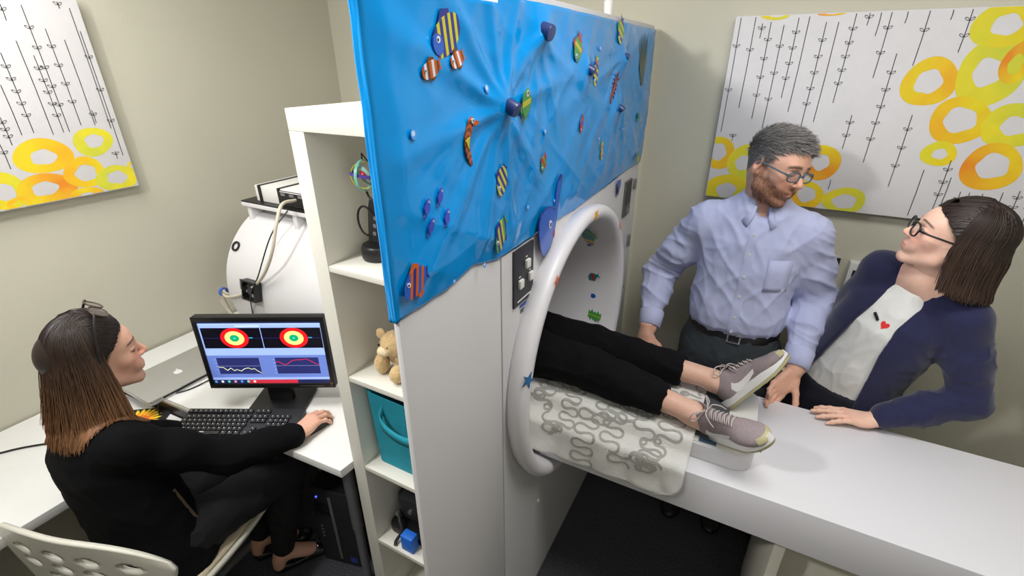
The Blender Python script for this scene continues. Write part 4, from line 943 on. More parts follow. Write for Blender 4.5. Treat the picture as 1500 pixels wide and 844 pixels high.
# ------------------------------------------------------------------ head, hand, hair
def xf(V, M): Mn = np.array(M, np.float32); return V @ Mn[:3, :3].T + Mn[:3, 3]
def head_mesh(fem=False, skin=(.6, .4, .3), beard=None, brow=(.05, .03, .02), hairline=None, scalp=(.05, .04, .03), lid=.3, neck=(-.02, -.05, -.21), nr=.054, smile=0, mouth_open=0, sc=1.):
    """local frame: +Y face, +Z up, +X person's right"""
    w = .93 if fem else 1.; S = SDF((-.11, -.14, -.24), (.11, .14, .135), .0023)
    S.ell((0, -.016, .032), (.077*w, .098, .086), .02)
    S.ell((0, .028, -.03), (.060*w, .064, .082), .03)
    S.ell((0, .05, .03), (.055*w, .042, .045), .025)
    jw = .042 if fem else .050
    for x in (-1, 1):
        S.cone((x*.054*w, -.002, -.03), (x*jw, .012, -.068), .02, .017, .02); S.cone((x*jw, .012, -.068), (x*.014, .07, -.1), .017, .015, .018)
        S.ell((x*.038*w, .058, -.022), (.021, .019, .017), .022)
        S.ell((x*.027, .078, -.05), (.014, .012, .018), .02)
    S.ell((0, .077, -.1), (.016 if fem else .02, .013, .014), .014)
    bz = .006 if fem else .012
    S.cone((-.03, .081, .021), (.03, .081, .021), bz, bz, .018); S.ell((0, .083, -.062), (.026, .012, .018), .014)
    for x in (-1, 1): S.ell((x*.0315, .099, .002), (.017, .013, .012), .014, True)
    nl = .001 if fem else .004
    S.cone((0, .087, .012), (0, .108+nl, -.024), .0062, .0088 if fem else .0105, .012); S.ell((0, .106+nl, -.029), (.0095, .009, .008), .006)
    for x in (-1, 1):
        S.ell((x*.0115, .097, -.031), (.0065, .009, .0065), .006); S.ell((x*.0062, .104, -.0385), (.0034, .005, .003), .003, True)
    S.ell((0, .0915, -.0585), (.020, .0075, .0052), .007); S.ell((0, .0905, -.0695), (.017, .0075, .006), .007)
    S.cone((-.021, .096, -.064+.002*smile), (0, .1045, -.0642), .0018, .0024+mouth_open, .003, True); S.cone((.021, .096, -.064+.002*smile), (0, .1045, -.0642), .0018, .0024+mouth_open, .003, True)
    for x in (-1, 1):   # lids, ears
        S.ell((x*.0315, .0765, .002), (.0152, .0138, .0138), .002)
        S.ell((x*.0315, .0925, .001-.007*lid-.0005), (.0128, .0075, .0066*(1-lid)+.0008), .0015, True)
        R = np.array(Matrix.Rotation(x*.35, 3, 'Z') @ Matrix.Rotation(.2, 3, 'X'))
        S.ell((x*.079*w, -.012, -.006), (.0075, .018, .031), .007, R=R); S.ell((x*.086*w, -.006, -.002), (.006, .0095, .017), .005, True, R=R)
        S.ell((x*.077*w, -.005, -.033), (.006, .009, .009), .006)
    S.cone((0, -.025, -.04), neck, nr, nr*1.02, .035)
    V, Fq = S.mesh(); V = relax(V, Fq, 1, .4)
    C = np.tile(A3(skin), (len(V), 1)); x, y, z = V.T; ax = np.abs(x)
    def tint(mask, c): C[:] = C*(1-mask[:, None])+A3(c)[None]*mask[:, None]
    n1 = nz(V, (60, 60, 60)); sk = A3(skin)
    tint(.45*np.exp(-((ax-.04)/.02)**2-((z+.03)/.022)**2)*(y > .03), sk*A3((1.08, .72, .68)))
    tint(.5*np.exp(-(ax/.014)**2-((z+.028)/.014)**2)*(y > .09), sk*A3((1.08, .76, .7)))
    lipm = np.clip(1.6-np.maximum(ax/.021, np.abs(z+.0642)/(.0105*np.sqrt(np.clip(1-(ax/.024)**2, .05, 1))))*1.15, 0, 1)*(y > .085)
    tint(np.clip(lipm*1.5, 0, 1)*(.75 if fem else .5), sk*A3((.92, .5, .5)))
    tint(.35*(ax > .074)*(z < .03)*(y < .01), sk*A3((1.1, .72, .65)))
    if beard is not None:
        bm = np.clip((-z-.040+.45*(.075-y)*(y < .075)*0+np.clip((.075-y)*.55, 0, .022))*55, 0, 1)*(y > -.005)*np.clip((y+.03)*40, 0, 1)*np.clip((z+.135+.5*(y-.02).clip(-.1, 0))*60, 0, 1)
        bm *= 1-np.clip(1.3-np.hypot(ax/.017, (z+.066)/.010), 0, 1)*(y > .08)
        bm = np.maximum(bm, np.clip(1.4-np.hypot(ax/.026, (z+.048)/.007), 0, 1)*(y > .08))
        bm = np.maximum(bm, np.clip(1.3-np.abs(y-.012)/.011, 0, 1)*(z < .01)*(z > -.06)*(ax > .05))
        tint(np.clip(bm*(.72+.35*n1), 0, .9), beard); head_mesh.beard_pts = V[bm > .55]
    bw = np.clip(1.4-np.abs(z-(.0245+.004*np.sin(ax*60)-.35*np.clip(ax-.04, 0, 1)))/(.0032 if fem else .0052), 0, 1)*np.clip((ax-.010)*300, 0, 1)*np.clip((.053-ax)*200, 0, 1)*(y > .045)
    tint(np.clip(bw, 0, 1)*.9, brow)
    tint(np.clip(1.3-np.abs(np.hypot((ax-.0315)/.0135, (z-.0005+.004*lid)/(.0058*(1-lid)+.0012))-1)*5, 0, 1)*(y > .075)*(z > -.004-.006*lid)*.8, brow)
    if hairline is not None: tint(np.clip(hairline(x, y, z)*60, 0, 1), scalp)
    # eyeballs
    EV, EF, EC = [], [], []; off = len(V)
    for sx in (-1, 1):
        g = 14
        for i in range(g+1):
            for j in range(2*g):
                a, b_ = PI*i/g, 2*PI*j/(2*g); p = (math.sin(a)*math.cos(b_), math.cos(a), math.sin(a)*math.sin(b_))
                EV.append((sx*.0315+.0128*p[0], .0762+.0128*p[1], .002+.0128*p[2]-.001)); q = math.hypot(p[0], p[2]+.25*lid)
                EC.append((.012, .01, .01) if q < .2 and p[1] > 0 else ((.10, .055, .03) if q < .46 and p[1] > 0 else (.78, .75, .72)))
        o = off+len(EV)-(g+1)*2*g
        for i in range(g):
            for j in range(2*g): EF.append((o+i*2*g+j, o+i*2*g+(j+1) % (2*g), o+(i+1)*2*g+(j+1) % (2*g), o+(i+1)*2*g+j))
    return np.concatenate([V, A3(EV)])*sc, np.concatenate([Fq, np.array(EF, np.int32)]), np.concatenate([C, A3(EC)])
def hand_mesh(right, curls, thumb=(.5, .3, .3), spread=.06, skin=(.6, .4, .3), sc=1., wrist_len=.07, thumb_out=.75):
    """wrist at origin, +Y fingers, +Z back of the hand; curls: per finger (a, b, c) index..little"""
    tx = -1 if right else 1; h = .0021; S = SDF((-.075, -wrist_len-.01, -.11), (.075, .21, .05), h)
    S.cone((0, -wrist_len, 0), (0, 0, 0), .0265, .0235, .02)
    S.ell((0, .0, 0), (.0265, .03, .018), .012)
    KN = [(tx*.0285, .088, .002), (tx*.0095, .093, .004), (-tx*.0095, .089, .003), (-tx*.027, .080, 0)]
    for i, kn in enumerate(KN): S.cone((tx*(.014-.009*i), .008, 0), kn, .0135, .0108, .014)
    S.ell((tx*.0, .05, -.006), (.034, .04, .012), .012)
    S.ell((tx*.024, .032, -.010), (.015, .028, .014), .012)    # thumb mound
    S.ell((-tx*.026, .035, -.008), (.011, .03, .012), .01)
    FG = np.full(S.d.shape, 1., np.float32); LN = [(.041, .025, .020), (.046, .029, .021), (.042, .027, .021), (.033, .021, .019)]; RD = [(.0094, .0084, .0074), (.0096, .0086, .0076), (.0092, .0082, .0072), (.0082, .0072, .0064)]
    tips = []
    for i, kn in enumerate(KN):
        one = np.full(S.d.shape, 1., np.float32); p = A3(kn); yaw = tx*spread*(1.5-i); ang = 0
        pts = [p]; rs = [RD[i][0]*1.08]
        for j in range(3):
            ang += curls[i][j]; dr = A3((math.sin(yaw)*math.cos(ang), math.cos(yaw)*math.cos(ang), -math.sin(ang))); p = p+dr*LN[i][j]; pts.append(p); rs.append(RD[i][j]*(.9 if j == 2 else .96))
            if j == 2: nrm = A3((math.sin(yaw)*math.sin(ang), math.cos(yaw)*math.sin(ang), math.cos(ang))); tips.append(p-dr*.004+nrm*.006)
        S.chain(pts, rs, .004, one)
        for q in pts[1:3]: S.ell(q, (RD[i][0]*1.02,)*3, .004, target=one)
        FG = np.minimum(FG, one)
    t0 = A3((tx*.020, .020, -.008)); one = np.full(S.d.shape, 1., np.float32); a = thumb_out; dn = thumb[0]
    d1 = A3((tx*math.sin(a), math.cos(a)*math.cos(dn), -math.sin(dn))); d1 /= np.linalg.norm(d1); t1 = t0+d1*.044
    a -= thumb[1]; d2 = A3((tx*math.sin(a), math.cos(a)*math.cos(dn), -math.sin(dn))); d2 /= np.linalg.norm(d2); t2 = t1+d2*.033
    a -= thumb[2]; d3 = A3((tx*math.sin(a), math.cos(a)*math.cos(dn), -math.sin(dn))); d3 /= np.linalg.norm(d3); t3 = t2+d3*.025
    S.chain([t0, t1, t2, t3], [.0135, .0112, .0102, .0082], .005, one); FG = np.minimum(FG, one)
    k = .007; hh = np.maximum(k-np.abs(S.d-FG), 0)/k; S.d = np.minimum(S.d, FG)-hh*hh*k*.25
    V, Fq = S.mesh(); V = relax(V, Fq, 1, .4); C = np.tile(A3(skin), (len(V), 1)); sk = A3(skin)
    for kn in KN:
        m = .35*np.exp(-((V-A3(kn)-A3((0, 0, .01)))**2).sum(1)/.010**2); C = C*(1-m[:, None])+(sk*A3((1.05, .72, .66)))*m[:, None]
    for t in tips:
        m = .6*(((V-t)**2).sum(1) < .0052**2); C = C*(1-m[:, None])+(sk*A3((1.12, .9, .88)))*m[:, None]
    return V*sc, Fq, C
def join_np(parts):
    Vs, Fs, Cs, o = [], [], [], 0
    for V, Fq, C in parts: Vs.append(V); Fs.append(Fq+o); Cs.append(C); o += len(V)
    return np.concatenate(Vs), np.concatenate(Fs), np.concatenate(Cs)
M_SKIN = mat('skin', (1, 1, 1), .48, attr=True, var=.06, vscale=180, bump=.08, bscale=900, sss=.12, spec=.4)
def person(base, parts, label):
    V, Fq, C = join_np(parts); me = np_mesh('person', V-A3(base), Fq, C); me.materials.append(M_SKIN)
    o = bpy.data.objects.new('person', me); COL.objects.link(o); o.matrix_basis = Matrix.Translation(base); o.location = base
    return tag(o, label, 'person')
def core_mesh(fill, lo, hi, skin, h=.009):
    S = SDF(lo, hi, h); fill(S); V, Fq = S.mesh(); return relax(V, Fq, 2), Fq, np.tile(A3(skin), (len(V), 1))
def strands(roots, dirs, lens, colliders, down, steps=14, grav=.25, clump=None, r=.0012, jitter=.25, seed=1, stiff=None, flat=1.):
    """grows hair in the head's frame; colliders (centre, radii) ellipsoids in the same frame"""
    g = np.random.default_rng(seed); P = roots.copy(); D = dirs/np.linalg.norm(dirs, axis=1, keepdims=True); out = [P.copy()]; dn = A3(down)
    for k in range(steps):
        gv = grav if np.isscalar(grav) else grav[k]
        D = D*(1-gv)+dn*gv+g.normal(0, jitter*.1, D.shape).astype(np.float32); D /= np.linalg.norm(D, axis=1, keepdims=True)
        Q = P+D*(lens/steps)[:, None]
        for c, rad in colliders:
            q = (Q-A3(c))/A3(rad); l = np.linalg.norm(q, axis=1); i = l < 1
            Q[i] = A3(c)+q[i]/np.maximum(l[i], 1e-4)[:, None]*A3(rad)
        D = (Q-P); D /= np.maximum(np.linalg.norm(D, axis=1, keepdims=True), 1e-6); P = Q; out.append(P.copy())
    return np.stack(out, 1)   # n, steps+1, 3
def curtain(n, phi0, phi1, th, scal, ell, length, down, colliders, seed, front=False, wave=0., inward=.12, top=8, steps=14, drift=.25, ragged=.06, vol=.0, body=None):
    """hair laid over the skull by angle and then falling; angles in degrees from the face (+Y), positive to +X"""
    g = np.random.default_rng(seed); c, r = A3(ell[0]), A3(ell[1]); dn = A3(down); f32 = np.float32
    ph = np.radians(g.uniform(phi0, phi1, n)); s_ = g.uniform(*scal, n); side = np.sign(ph+1e-6)
    t0 = np.radians(g.uniform(min(th), max(th), n)); te = np.radians(97 if front else 84); pe = ph.copy()
    if front:
        ad = np.abs(np.degrees(ph)); t0 = np.radians(np.interp(ad, [0, 40, 60, 80], [th[0], th[0]+10, th[0]+26, th[0]+34])+g.uniform(-th[1], th[1]*.4, n)); tm = t0-np.radians(np.interp(ad, [0, 80], [34, 8]))
        pe = side*np.radians(np.interp(ad, [0, 80], [112, 96])+g.uniform(-8, 14, n))
    rows = []
    for k in range(top+1):
        u = k/top
        if front:
            th_ = np.where(u < .45, t0+(tm-t0)*(u/.45), tm+(te-tm)*((u-.45)/.55)); p_ = ph+(pe-ph)*min(1, u*1.6)**1.3; sc_ = s_*(1+(.012+.05*np.exp(-(ad/32)**2))*math.sin(u*PI)**.7)
        else: th_ = t0+(te-t0)*u; p_ = ph+drift*np.sin(ph)*(u-1)*.0; sc_ = s_*(1+vol*math.sin(u*PI))
        rows.append(np.stack([c[0]+r[0]*sc_*np.sin(th_)*np.sin(p_), c[1]+r[1]*sc_*np.sin(th_)*np.cos(p_), c[2]+r[2]*sc_*np.cos(th_)], 1))
    P = rows[-1].copy(); D = rows[-1]-rows[-2]; D = D/np.linalg.norm(D, axis=1, keepdims=True); L = length*(1+g.uniform(-ragged, ragged, n)); w0 = g.uniform(0, 6.28, n)
    for k in range(steps):
        D = D*.78+dn*.22; D = D/np.linalg.norm(D, axis=1, keepdims=True); P = P+D*(L/steps)[:, None]
        cen = c+dn*np.sum((P-c)*dn, axis=1, keepdims=True); P = P+(cen-P)*(inward/steps)
        if wave: P = P+(P-cen)*(wave*np.sin(w0*.25+k*.55)/np.maximum(np.linalg.norm(P-cen, axis=1), .02))[:, None]
        P = P+g.normal(0, .0006, P.shape)
        for cc, rad in colliders:
            q = (P-A3(cc))/A3(rad); l = np.linalg.norm(q, axis=1); i = l < 1; P[i] = A3(cc)+q[i]/np.maximum(l[i], 1e-4)[:, None]*A3(rad)
        if body is not None: P = body(P)
        rows.append(P.copy())
    return np.stack(rows, 1).astype(f32)
def mesh_guard(obj, H, lift=.006):
    """keeps hair outside a garment: H is the head frame the strands live in"""
    bv = BVHTree.FromPolygons([v.co[:] for v in obj.data.vertices], [p.vertices[:] for p in obj.data.polygons]); Hi = H.inverted()
    def fn(P):
        W = xf(P.astype(np.float32), H); out = P.copy()
        for i, p in enumerate(W.tolist()):
            loc, n, _, d = bv.find_nearest(p, .05)
            if loc is None: continue
            if (Vector(p)-loc).dot(n) < lift*(.6+.8*((i*37) % 11)/11): out[i] = Hi @ (loc+n*lift*(.6+.8*((i*37) % 11)/11))
        return out
    return fn
def strand_mesh(T, r, c0, c1, seed=1, var=.25, taper=.25, grad=1.):
    n, m, _ = T.shape; g = np.random.default_rng(seed); tan = np.gradient(T, axis=1); tan /= np.maximum(np.linalg.norm(tan, axis=2, keepdims=True), 1e-6)
    ref = (T-A3((0, -.02, .0)))*A3((1, 1, .3)); ref /= np.maximum(np.linalg.norm(ref, axis=2, keepdims=True), 1e-6); u = np.cross(tan, ref); u /= np.maximum(np.linalg.norm(u, axis=2, keepdims=True), 1e-6); v = np.cross(tan, u)
    tt = np.linspace(0, 1, m); rad = (r*(1-(1-taper)*tt**2))[None, :, None]; V = []
    for k in range(3): a = 2*PI*k/3; V.append(T+(u*math.cos(a)+v*math.sin(a))*rad)
    V = np.stack(V, 2).reshape(-1, 3); base = (np.arange(n)[:, None, None]*m+np.arange(m-1)[None, :, None])*3; k = np.arange(3)[None, None, :]; k2 = (k+1) % 3
    Fq = np.stack([base+k, base+k2, base+3+k2, base+3+k], 3).reshape(-1, 4)
    mix = (tt**grad)[None, :, None]; c = A3(c0)*(1-mix)+A3(c1)*mix; c = c*(1+g.uniform(-var, var, (n, 1, 1))).astype(np.float32)
    return V.astype(np.float32), Fq, np.repeat(c, 3, axis=1).reshape(-1, 3).astype(np.float32)
M_HAIR = mat('hair', (1, 1, 1), .42, attr=True, var=.08, vscale=60, spec=.45)
def hair_obj(name, parent, T, M, r, c0, c1, seed=1, var=.25, taper=.25, grad=1., extra=None):
    ps = [strand_mesh(T, r, c0, c1, seed, var, taper, grad)] + (extra or [])
    V, Fq, C = join_np(ps); me = np_mesh(name, xf(V, M), Fq, C); me.materials.append(M_HAIR); return put(bpy.data.objects.new(name, me), parent)
def scalp_points(n, keep, seed=1, c=(0, -.016, .032), r=(.077, .098, .086)):
    g = np.random.default_rng(seed); out = np.zeros((0, 3))
    while len(out) < n:
        q = g.normal(0, 1, (n*3, 3)); q /= np.linalg.norm(q, axis=1, keepdims=True); p = q*np.array(r)+np.array(c); out = np.concatenate([out, p[keep(p[:, 0], p[:, 1], p[:, 2]) > 0]])
    return out[:n].astype(np.float32)
def spectacles(parent, M, m, lens_m, w=.024, hgt=.016, rim=.0017, y=.101, z=.0, gap=.0335, temple=True, sq=.7, name='eyeglasses', tr=1.15):
    """parts of the wearer: frame + two lenses"""
    b = B()
    for sx in (-1, 1):
        o = [(sx*gap+x, z+yy) for x, yy in blob(0, 0, w, hgt, 28, 0, sq)]
        path = [M @ Vector((x, y-.10*max(0, abs(x)-.02), zz)) for x, zz in o]; b.tube(path+[path[0]], rim, 6, False)
        if temple: b.tube([M @ Vector((sx*(gap+w), y-.10*(gap+w-.02), z+.005)), M @ Vector((sx*.074, y-.03, z+.007)), M @ Vector((sx*.08, -.0, z+.009)), M @ Vector((sx*.079, -.025, z-.012))], rim*tr, 6)
    b.tube([M @ Vector((-gap+w, y-.001, z+.004)), M @ Vector((0, y+.003, z+.007)), M @ Vector((gap-w, y-.001, z+.004))], rim, 6)
    fr = b.build(name, m, parent, smooth=2)
    for sx in (-1, 1): B().poly([M @ Vector((sx*gap+x, y-.10*max(0, abs(sx*gap+x)-.02), z+zz)) for x, zz in blob(0, 0, w*.97, hgt*.97, 24, 0, sq)]).build('lens', lens_m, fr)
    return fr
def glass_mat(name, tint, a):
    m = bpy.data.materials.new(name); m.use_nodes = True; nt = m.node_tree; p = nt.nodes['Principled BSDF']; p.inputs['Base Color'].default_value = (*tint, 1); p.inputs['Roughness'].default_value = .05
    t = nt.nodes.new('ShaderNodeBsdfTransparent'); mx = nt.nodes.new('ShaderNodeMixShader'); mx.inputs[0].default_value = a
    nt.links.new(t.outputs[0], mx.inputs[1]); nt.links.new(p.outputs[0], mx.inputs[2]); nt.links.new(mx.outputs[0], nt.nodes['Material Output'].inputs[0]); return m
M_LENS = glass_mat('clear_lens', (.8, .85, .9), .12)
def shoe_sdf(M, L=.27, h=.004):
    """shoe upper in its own frame: y heel..toe, z up; returns local V, F"""
    S = SDF((-.06, -.03, 0), (.06, L+.03, .14), h); q = L/.27
    S.ell((0, .042*q, .05), (.033, .042, .05), .02); S.cone((0, .06*q, .05), (0, .18*q, .036), .036, .034, .03); S.ell((0, .205*q, .03), (.043, .06*q, .027), .03); S.cone((0, .045*q, .05), (0, .04*q, .098), .036, .034, .02)
    S.ell((0, .042*q, .125), (.027, .036, .04), .008, True); S.plane_cut((0, 0, .016), (0, 0, -1)); return S.mesh()
# ------------------------------------------------------------------ people
SKIN_M, SKIN_W, SKIN_S, SKIN_L = srgb(222, 172, 148), srgb(236, 192, 170), srgb(220, 172, 148), srgb(228, 184, 162)
def nk_(H, p): return tuple(H.inverted() @ Vector(p))
def unit(v): return Vector(v).normalized()
def cuff(name, a, b, r0, r1, m, parent, n=28):
    return B().tube([a, Vector(a).lerp(Vector(b), .06), Vector(a).lerp(Vector(b), .5), b, b], [r0*.96, r0, (r0+r1)/2, r1, r1*.9], n, False).build(name, m, parent, smooth=1.5)

# ================= standing man in the light blue shirt
M_SHIRT = mat('shirt_blue', srgb(186, 192, 226), .75, var=.05, vscale=25, bump=.12, bscale=700, spec=.25, sheen=.15)
M_SLATE = mat('trouser_slate', srgb(66, 72, 76), .85, var=.08, vscale=40, bump=.2, bscale=600, spec=.2)
M_BELT = mat('belt_leather', srgb(24, 23, 24), .35, var=.1, vscale=40, bump=.3)
mp_, mn_ = Vector((1.018, 1.10, 0)), Vector((1.026, 1.108, 1.49))
mSR, mSL = Vector((.848, 1.105, 1.392)), Vector((1.192, 1.105, 1.392))          # his right is image left
mER, mWR = Vector((.695, 1.175, 1.125)), Vector((.713, .99, .960))
mEL, mWL = Vector((1.275, 1.17, 1.125)), Vector((1.248, .965, .945))
H1 = aim((1.040, 1.072, 1.628), (.76, -.62, -.22), (.30, -.05, 1))
hl = lambda x, y, z: np.maximum(z-.058-.25*(np.abs(x) > .05)*0-np.clip((.02-y)*.9, -.02, .10)*-1*0, 0) if False else (z-np.interp(y, [-.12, -.06, -.01, .02, .045, .08], [-.075, -.055, -.005, .02, .055, .072]))
hd = head_mesh(False, SKIN_M, srgb(146, 104, 78), srgb(74, 54, 45), hl, srgb(104, 98, 95), lid=.55, mouth_open=.0015, neck=nk_(H1, (1.028, 1.115, 1.44)), nr=.057)
hr = hand_mesh(True, [(.35, .55, .35), (.4, .6, .4), (.5, .65, .4), (.55, .7, .4)], (.5, .35, .35), .05, SKIN_M, wrist_len=.03)
hL = hand_mesh(False, [(.10, .15, .1), (.16, .2, .15), (.24, .3, .2), (.32, .4, .25)], (.3, .15, .2), .05, SKIN_M, wrist_len=.03, thumb_out=.7)
MHR = aim(mWR+Vector((-.005, -.03, -.02)), (.06, -.35, -.93), (-.30, -.90, .30))
MHL = aim(mWL+Vector((-.003, -.02, -.02)), (-.42, -.62, -.50), (-.55, .70, -.40))
def man_core(S):
    S.loft((mp_.x, mp_.y, 0), (0, 0, 1), (1, 0, 0), (0, -1, 0), [(.86, 0, 0, .15, .10), (1.1, 0, 0, .14, .10), (1.33, 0, 0, .155, .10), (1.42, 0, -.01, .13, .075), (1.47, .008, -.01, .06, .055), (1.52, .01, -.005, .052, .052)], .03)
    for a, e, w_ in ((mSR, mER, mWR), (mSL, mEL, mWL)): S.chain([a, e, w_, w_+(w_-e).normalized()*.03], [.05, .042, .026, .024], .03)
    for x in (-.09, .09): S.chain([(mp_.x+x, 1.10, .90), (mp_.x+x, 1.09, .5), (mp_.x+x, 1.11, .09)], [.075, .055, .04], .03)
man = person((1.01, 1.10, 0), [(xf(hd[0], H1), hd[1], hd[2]), (xf(hr[0], MHR), hr[1], hr[2]), (xf(hL[0], MHL), hL[1], hL[2]), core_mesh(man_core, (.6, .85, .02), (1.4, 1.3, 1.56), SKIN_M)],
    'bearded man in light blue shirt standing behind the bed, looking down to his left')
S = SDF((.58, .86, .96), (1.40, 1.32, 1.52), .0058)
S.loft((mp_.x, mp_.y, 0), (0, 0, 1), (1, 0, 0), (0, -1, 0), [(.985, 0, 0, .140, .100), (1.0, 0, 0, .158, .118), (1.025, 0, .004, .170, .132), (1.07, 0, .005, .174, .134), (1.16, 0, 0, .172, .126), (1.27, .002, 0, .176, .122), (1.36, .003, -.003, .170, .112), (1.42, .004, -.008, .142, .094), (1.455, .006, -.008, .108, .080), (1.49, .008, -.006, .076, .068), (1.515, .010, -.004, .064, .060)], .03, 2.3)
for a, e, w_ in ((mSR, mER, mWR), (mSL, mEL, mWL)):
    c = w_-(w_-e).normalized()*.065
    S.chain([a, a.lerp(e, .5), e, e.lerp(c, .45), c], [.066, .066, .062, .056, .043], .035)
S.cone(mSR, mSR.lerp(mn_, .6), .056, .052, .05); S.cone(mSL, mSL.lerp(mn_, .6), .056, .052, .05)
S.ell((1.035, 1.03, 1.50), (.030, .05, .055), .01, True)
def man_layers(V):
    arm = np.clip((np.abs(V[:, 0]-1.01)-.17)*12, 0, 1); low = np.clip((1.16-V[:, 2])*6, 0, 1)
    up = np.clip((V[:, 2]-1.0)*8, .2, 1)
    return [(.0055, [[11, 0, 8], [0, 5, 0], [-2, 0, 2.5]], 3, (1-arm)*up), (.0055, [[11, 0, -8], [0, 5, 0], [2, 0, 2.5]], 17, (1-arm)*up), (.009, [[7, 3, 12], [0, 6, 0], [-6, 0, 7]], 11, arm), (.006, [[8, 6, 24], [0, 5, 3], [3, 0, 5]], 31, arm), (.006, (22, 22, 6), 5, low*(1-arm)), (.0025, [[24, 0, 14], [0, 12, 0], [-6, 0, 8]], 41, None)]
shirt = sdf_part('shirt', S, M_SHIRT, man, man_layers)
for w_, e in ((mWR, mER), (mWL, mEL)):
    d = (w_-e).normalized(); cuff('cuff', w_-d*.065, w_+d*.006, .049, .043, M_SHIRT, man)
# collar: two standing leaves with points
col = B(); cN = Vector((1.030, 1.104, 1.503))
P = []
for q in range(41):
    th = math.radians(16)+(2*PI-math.radians(32))*q/40; fr = .5+.5*math.cos(th); e = min(q, 40-q)/40; pt = max(0, 1-e*7)
    out = Vector((math.sin(th), -math.cos(th), 0)); sg = 1 if q < 20 else -1
    base = cN+Vector((out.x*.064, out.y*.066, 0)); tilt_ = Vector((0, 0, .030-.044*fr))
    P.append([base+tilt_-Vector((0, 0, .032))-out*.004, base+tilt_, base+out*.006+tilt_+Vector((0, 0, .001)), base+out*(.016+.004*pt)+tilt_-Vector((0, 0, .026+.010*pt)), base+out*(.023+.012*pt)+tilt_-Vector((-sg*.010*pt, 0, .040+.026*pt))])
col.sheet(P)
co = col.build('collar', M_SHIRT, man, smooth=3); md = co.modifiers.new('t', 'SOLIDIFY'); md.thickness = .003
bvh = BVHTree.FromObject(shirt, bpy.context.evaluated_depsgraph_get()) if False else BVHTree.FromPolygons([v.co[:] for v in shirt.data.vertices], [p.vertices[:] for p in shirt.data.polygons])
def onto(bv, o, d, lift=.0015):
    h = bv.ray_cast(Vector(o), Vector(d).normalized()); return None if h[0] is None else h[0]-Vector(d).normalized()*lift
P = []
for k in range(40):
    z = 1.425-.42*k/39; P.append([onto(bvh, (1.02-.010*(1.43-z)+dx, .8, z), (0, 1, 0), .0022) or Vector((1.02+dx, .99, z)) for dx in (-.015, 0, .015)])
B().sheet(P).build('button_placket', M_SHIRT, man, smooth=3)
for z in (1.40, 1.33, 1.25, 1.17, 1.09, 1.03):
    h = onto(bvh, (1.02-.010*(1.43-z), .8, z), (0, 1, 0), .003)
    if h: B().cyl(h, h-Vector((0, .002, 0)), .0052, 14).build('button', M_INKW, man)
P = [[onto(bvh, (x, .8, z), (0, 1, 0), .002) for x in (1.085, 1.11, 1.135, 1.16)] for z in (1.32, 1.27, 1.22, 1.205)]
if all(q is not None for r in P for q in r): B().sheet(P).build('chest_pocket', M_SHIRT, man, smooth=3).modifiers.new('t', 'SOLIDIFY').thickness = .0015
S = SDF((.80, .92, .04), (1.22, 1.30, 1.02), .007)
S.loft((mp_.x, mp_.y, 0), (0, 0, 1), (1, 0, 0), (0, -1, 0), [(.80, 0, 0, .175, .115), (.88, 0, 0, .180, .125), (.95, 0, 0, .172, .122), (1.015, 0, 0, .160, .116)], .03, 2.3)
for x in (-.09, .09): S.chain([(mp_.x+x, 1.10, .88), (mp_.x+x*1.05, 1.09, .5), (mp_.x+x*1.05, 1.11, .08)], [.095, .078, .062], .03)
sdf_part('trousers', S, M_SLATE, man, [(.004, (10, 10, 5), 2, None), (.002, (26, 26, 16), 4, None)])
bl = B(); BN = 60
def belt_pt(a, rr, z, ):
    p = 2.3; c, s_ = math.cos(a), math.sin(a); k = (abs(c)**p+abs(s_)**p)**(-1/p); return Vector((mp_.x+.1635*k*c*rr, mp_.y+.119*k*s_*rr, z))
for k in range(BN):
    pass
bl.sheet([[belt_pt(2*PI*k/BN, rr, z) for k in range(BN+1)] for rr, z in ((1.0, .975), (1.025, .976), (1.03, .99), (1.025, 1.010), (1.0, 1.011))])
bl.build('belt', M_BELT, man, smooth=1)
bk_ = Vector((mp_.x+.012, mp_.y-.119*1.045, .993)); b = B()
for x0, x1, z0, z1 in ((-.024, .024, .015, .020), (-.024, .024, -.020, -.015), (-.024, -.018, -.015, .015), (.018, .024, -.015, .015)): b.box(bk_.x+x0, bk_.x+x1, bk_.y-.003, bk_.y+.001, bk_.z+z0, bk_.z+z1)
b.build('buckle', M_CHROME, man, .001)
for x in (-.09, .09):
    V, Fq = shoe_sdf(None, .28); me = np_mesh('shoe', xf(V, aim((mp_.x+x, 1.19, 0), (0, -1, 0))), Fq); me.materials.append(M_BELT); put(bpy.data.objects.new('shoe', me), man)
# hair: short, grey, brushed forward and up
keep = lambda x, y, z: hl(x, y, z)-.001
rt = scalp_points(3600, keep, 3); nrm = rt-A3((0, -.016, .032)); nrm /= np.linalg.norm(nrm, axis=1, keepdims=True)
ln = np.interp(rt[:, 2], [-.06, .03, .1], [.010, .024, .040]).astype(np.float32)*rng.uniform(.8, 1.15, len(rt)).astype(np.float32)
dr = nrm*.24+A3((-.30, .55, .12)); T = strands(rt, dr, ln, [((0, -.016, .034), (.0775, .0985, .0865))], (0, .1, -1), 5, .06, jitter=.6)
g1 = strand_mesh(T[::2], .0011, srgb(98, 93, 90), srgb(132, 128, 125), 4, .25, .3); g2 = strand_mesh(T[1::2], .0011, srgb(72, 67, 65), srgb(156, 153, 150), 5, .3, .3)
V, Fq, C = join_np([g1, g2]); me = np_mesh('hair', xf(V, H1), Fq, C); me.materials.append(M_HAIR); put(bpy.data.objects.new('hair', me), man)
bp = head_mesh.beard_pts; bp = bp[rng.permutation(len(bp))[:1500]]; bn = bp-A3((0, .0, -.03)); bn /= np.linalg.norm(bn, axis=1, keepdims=True)
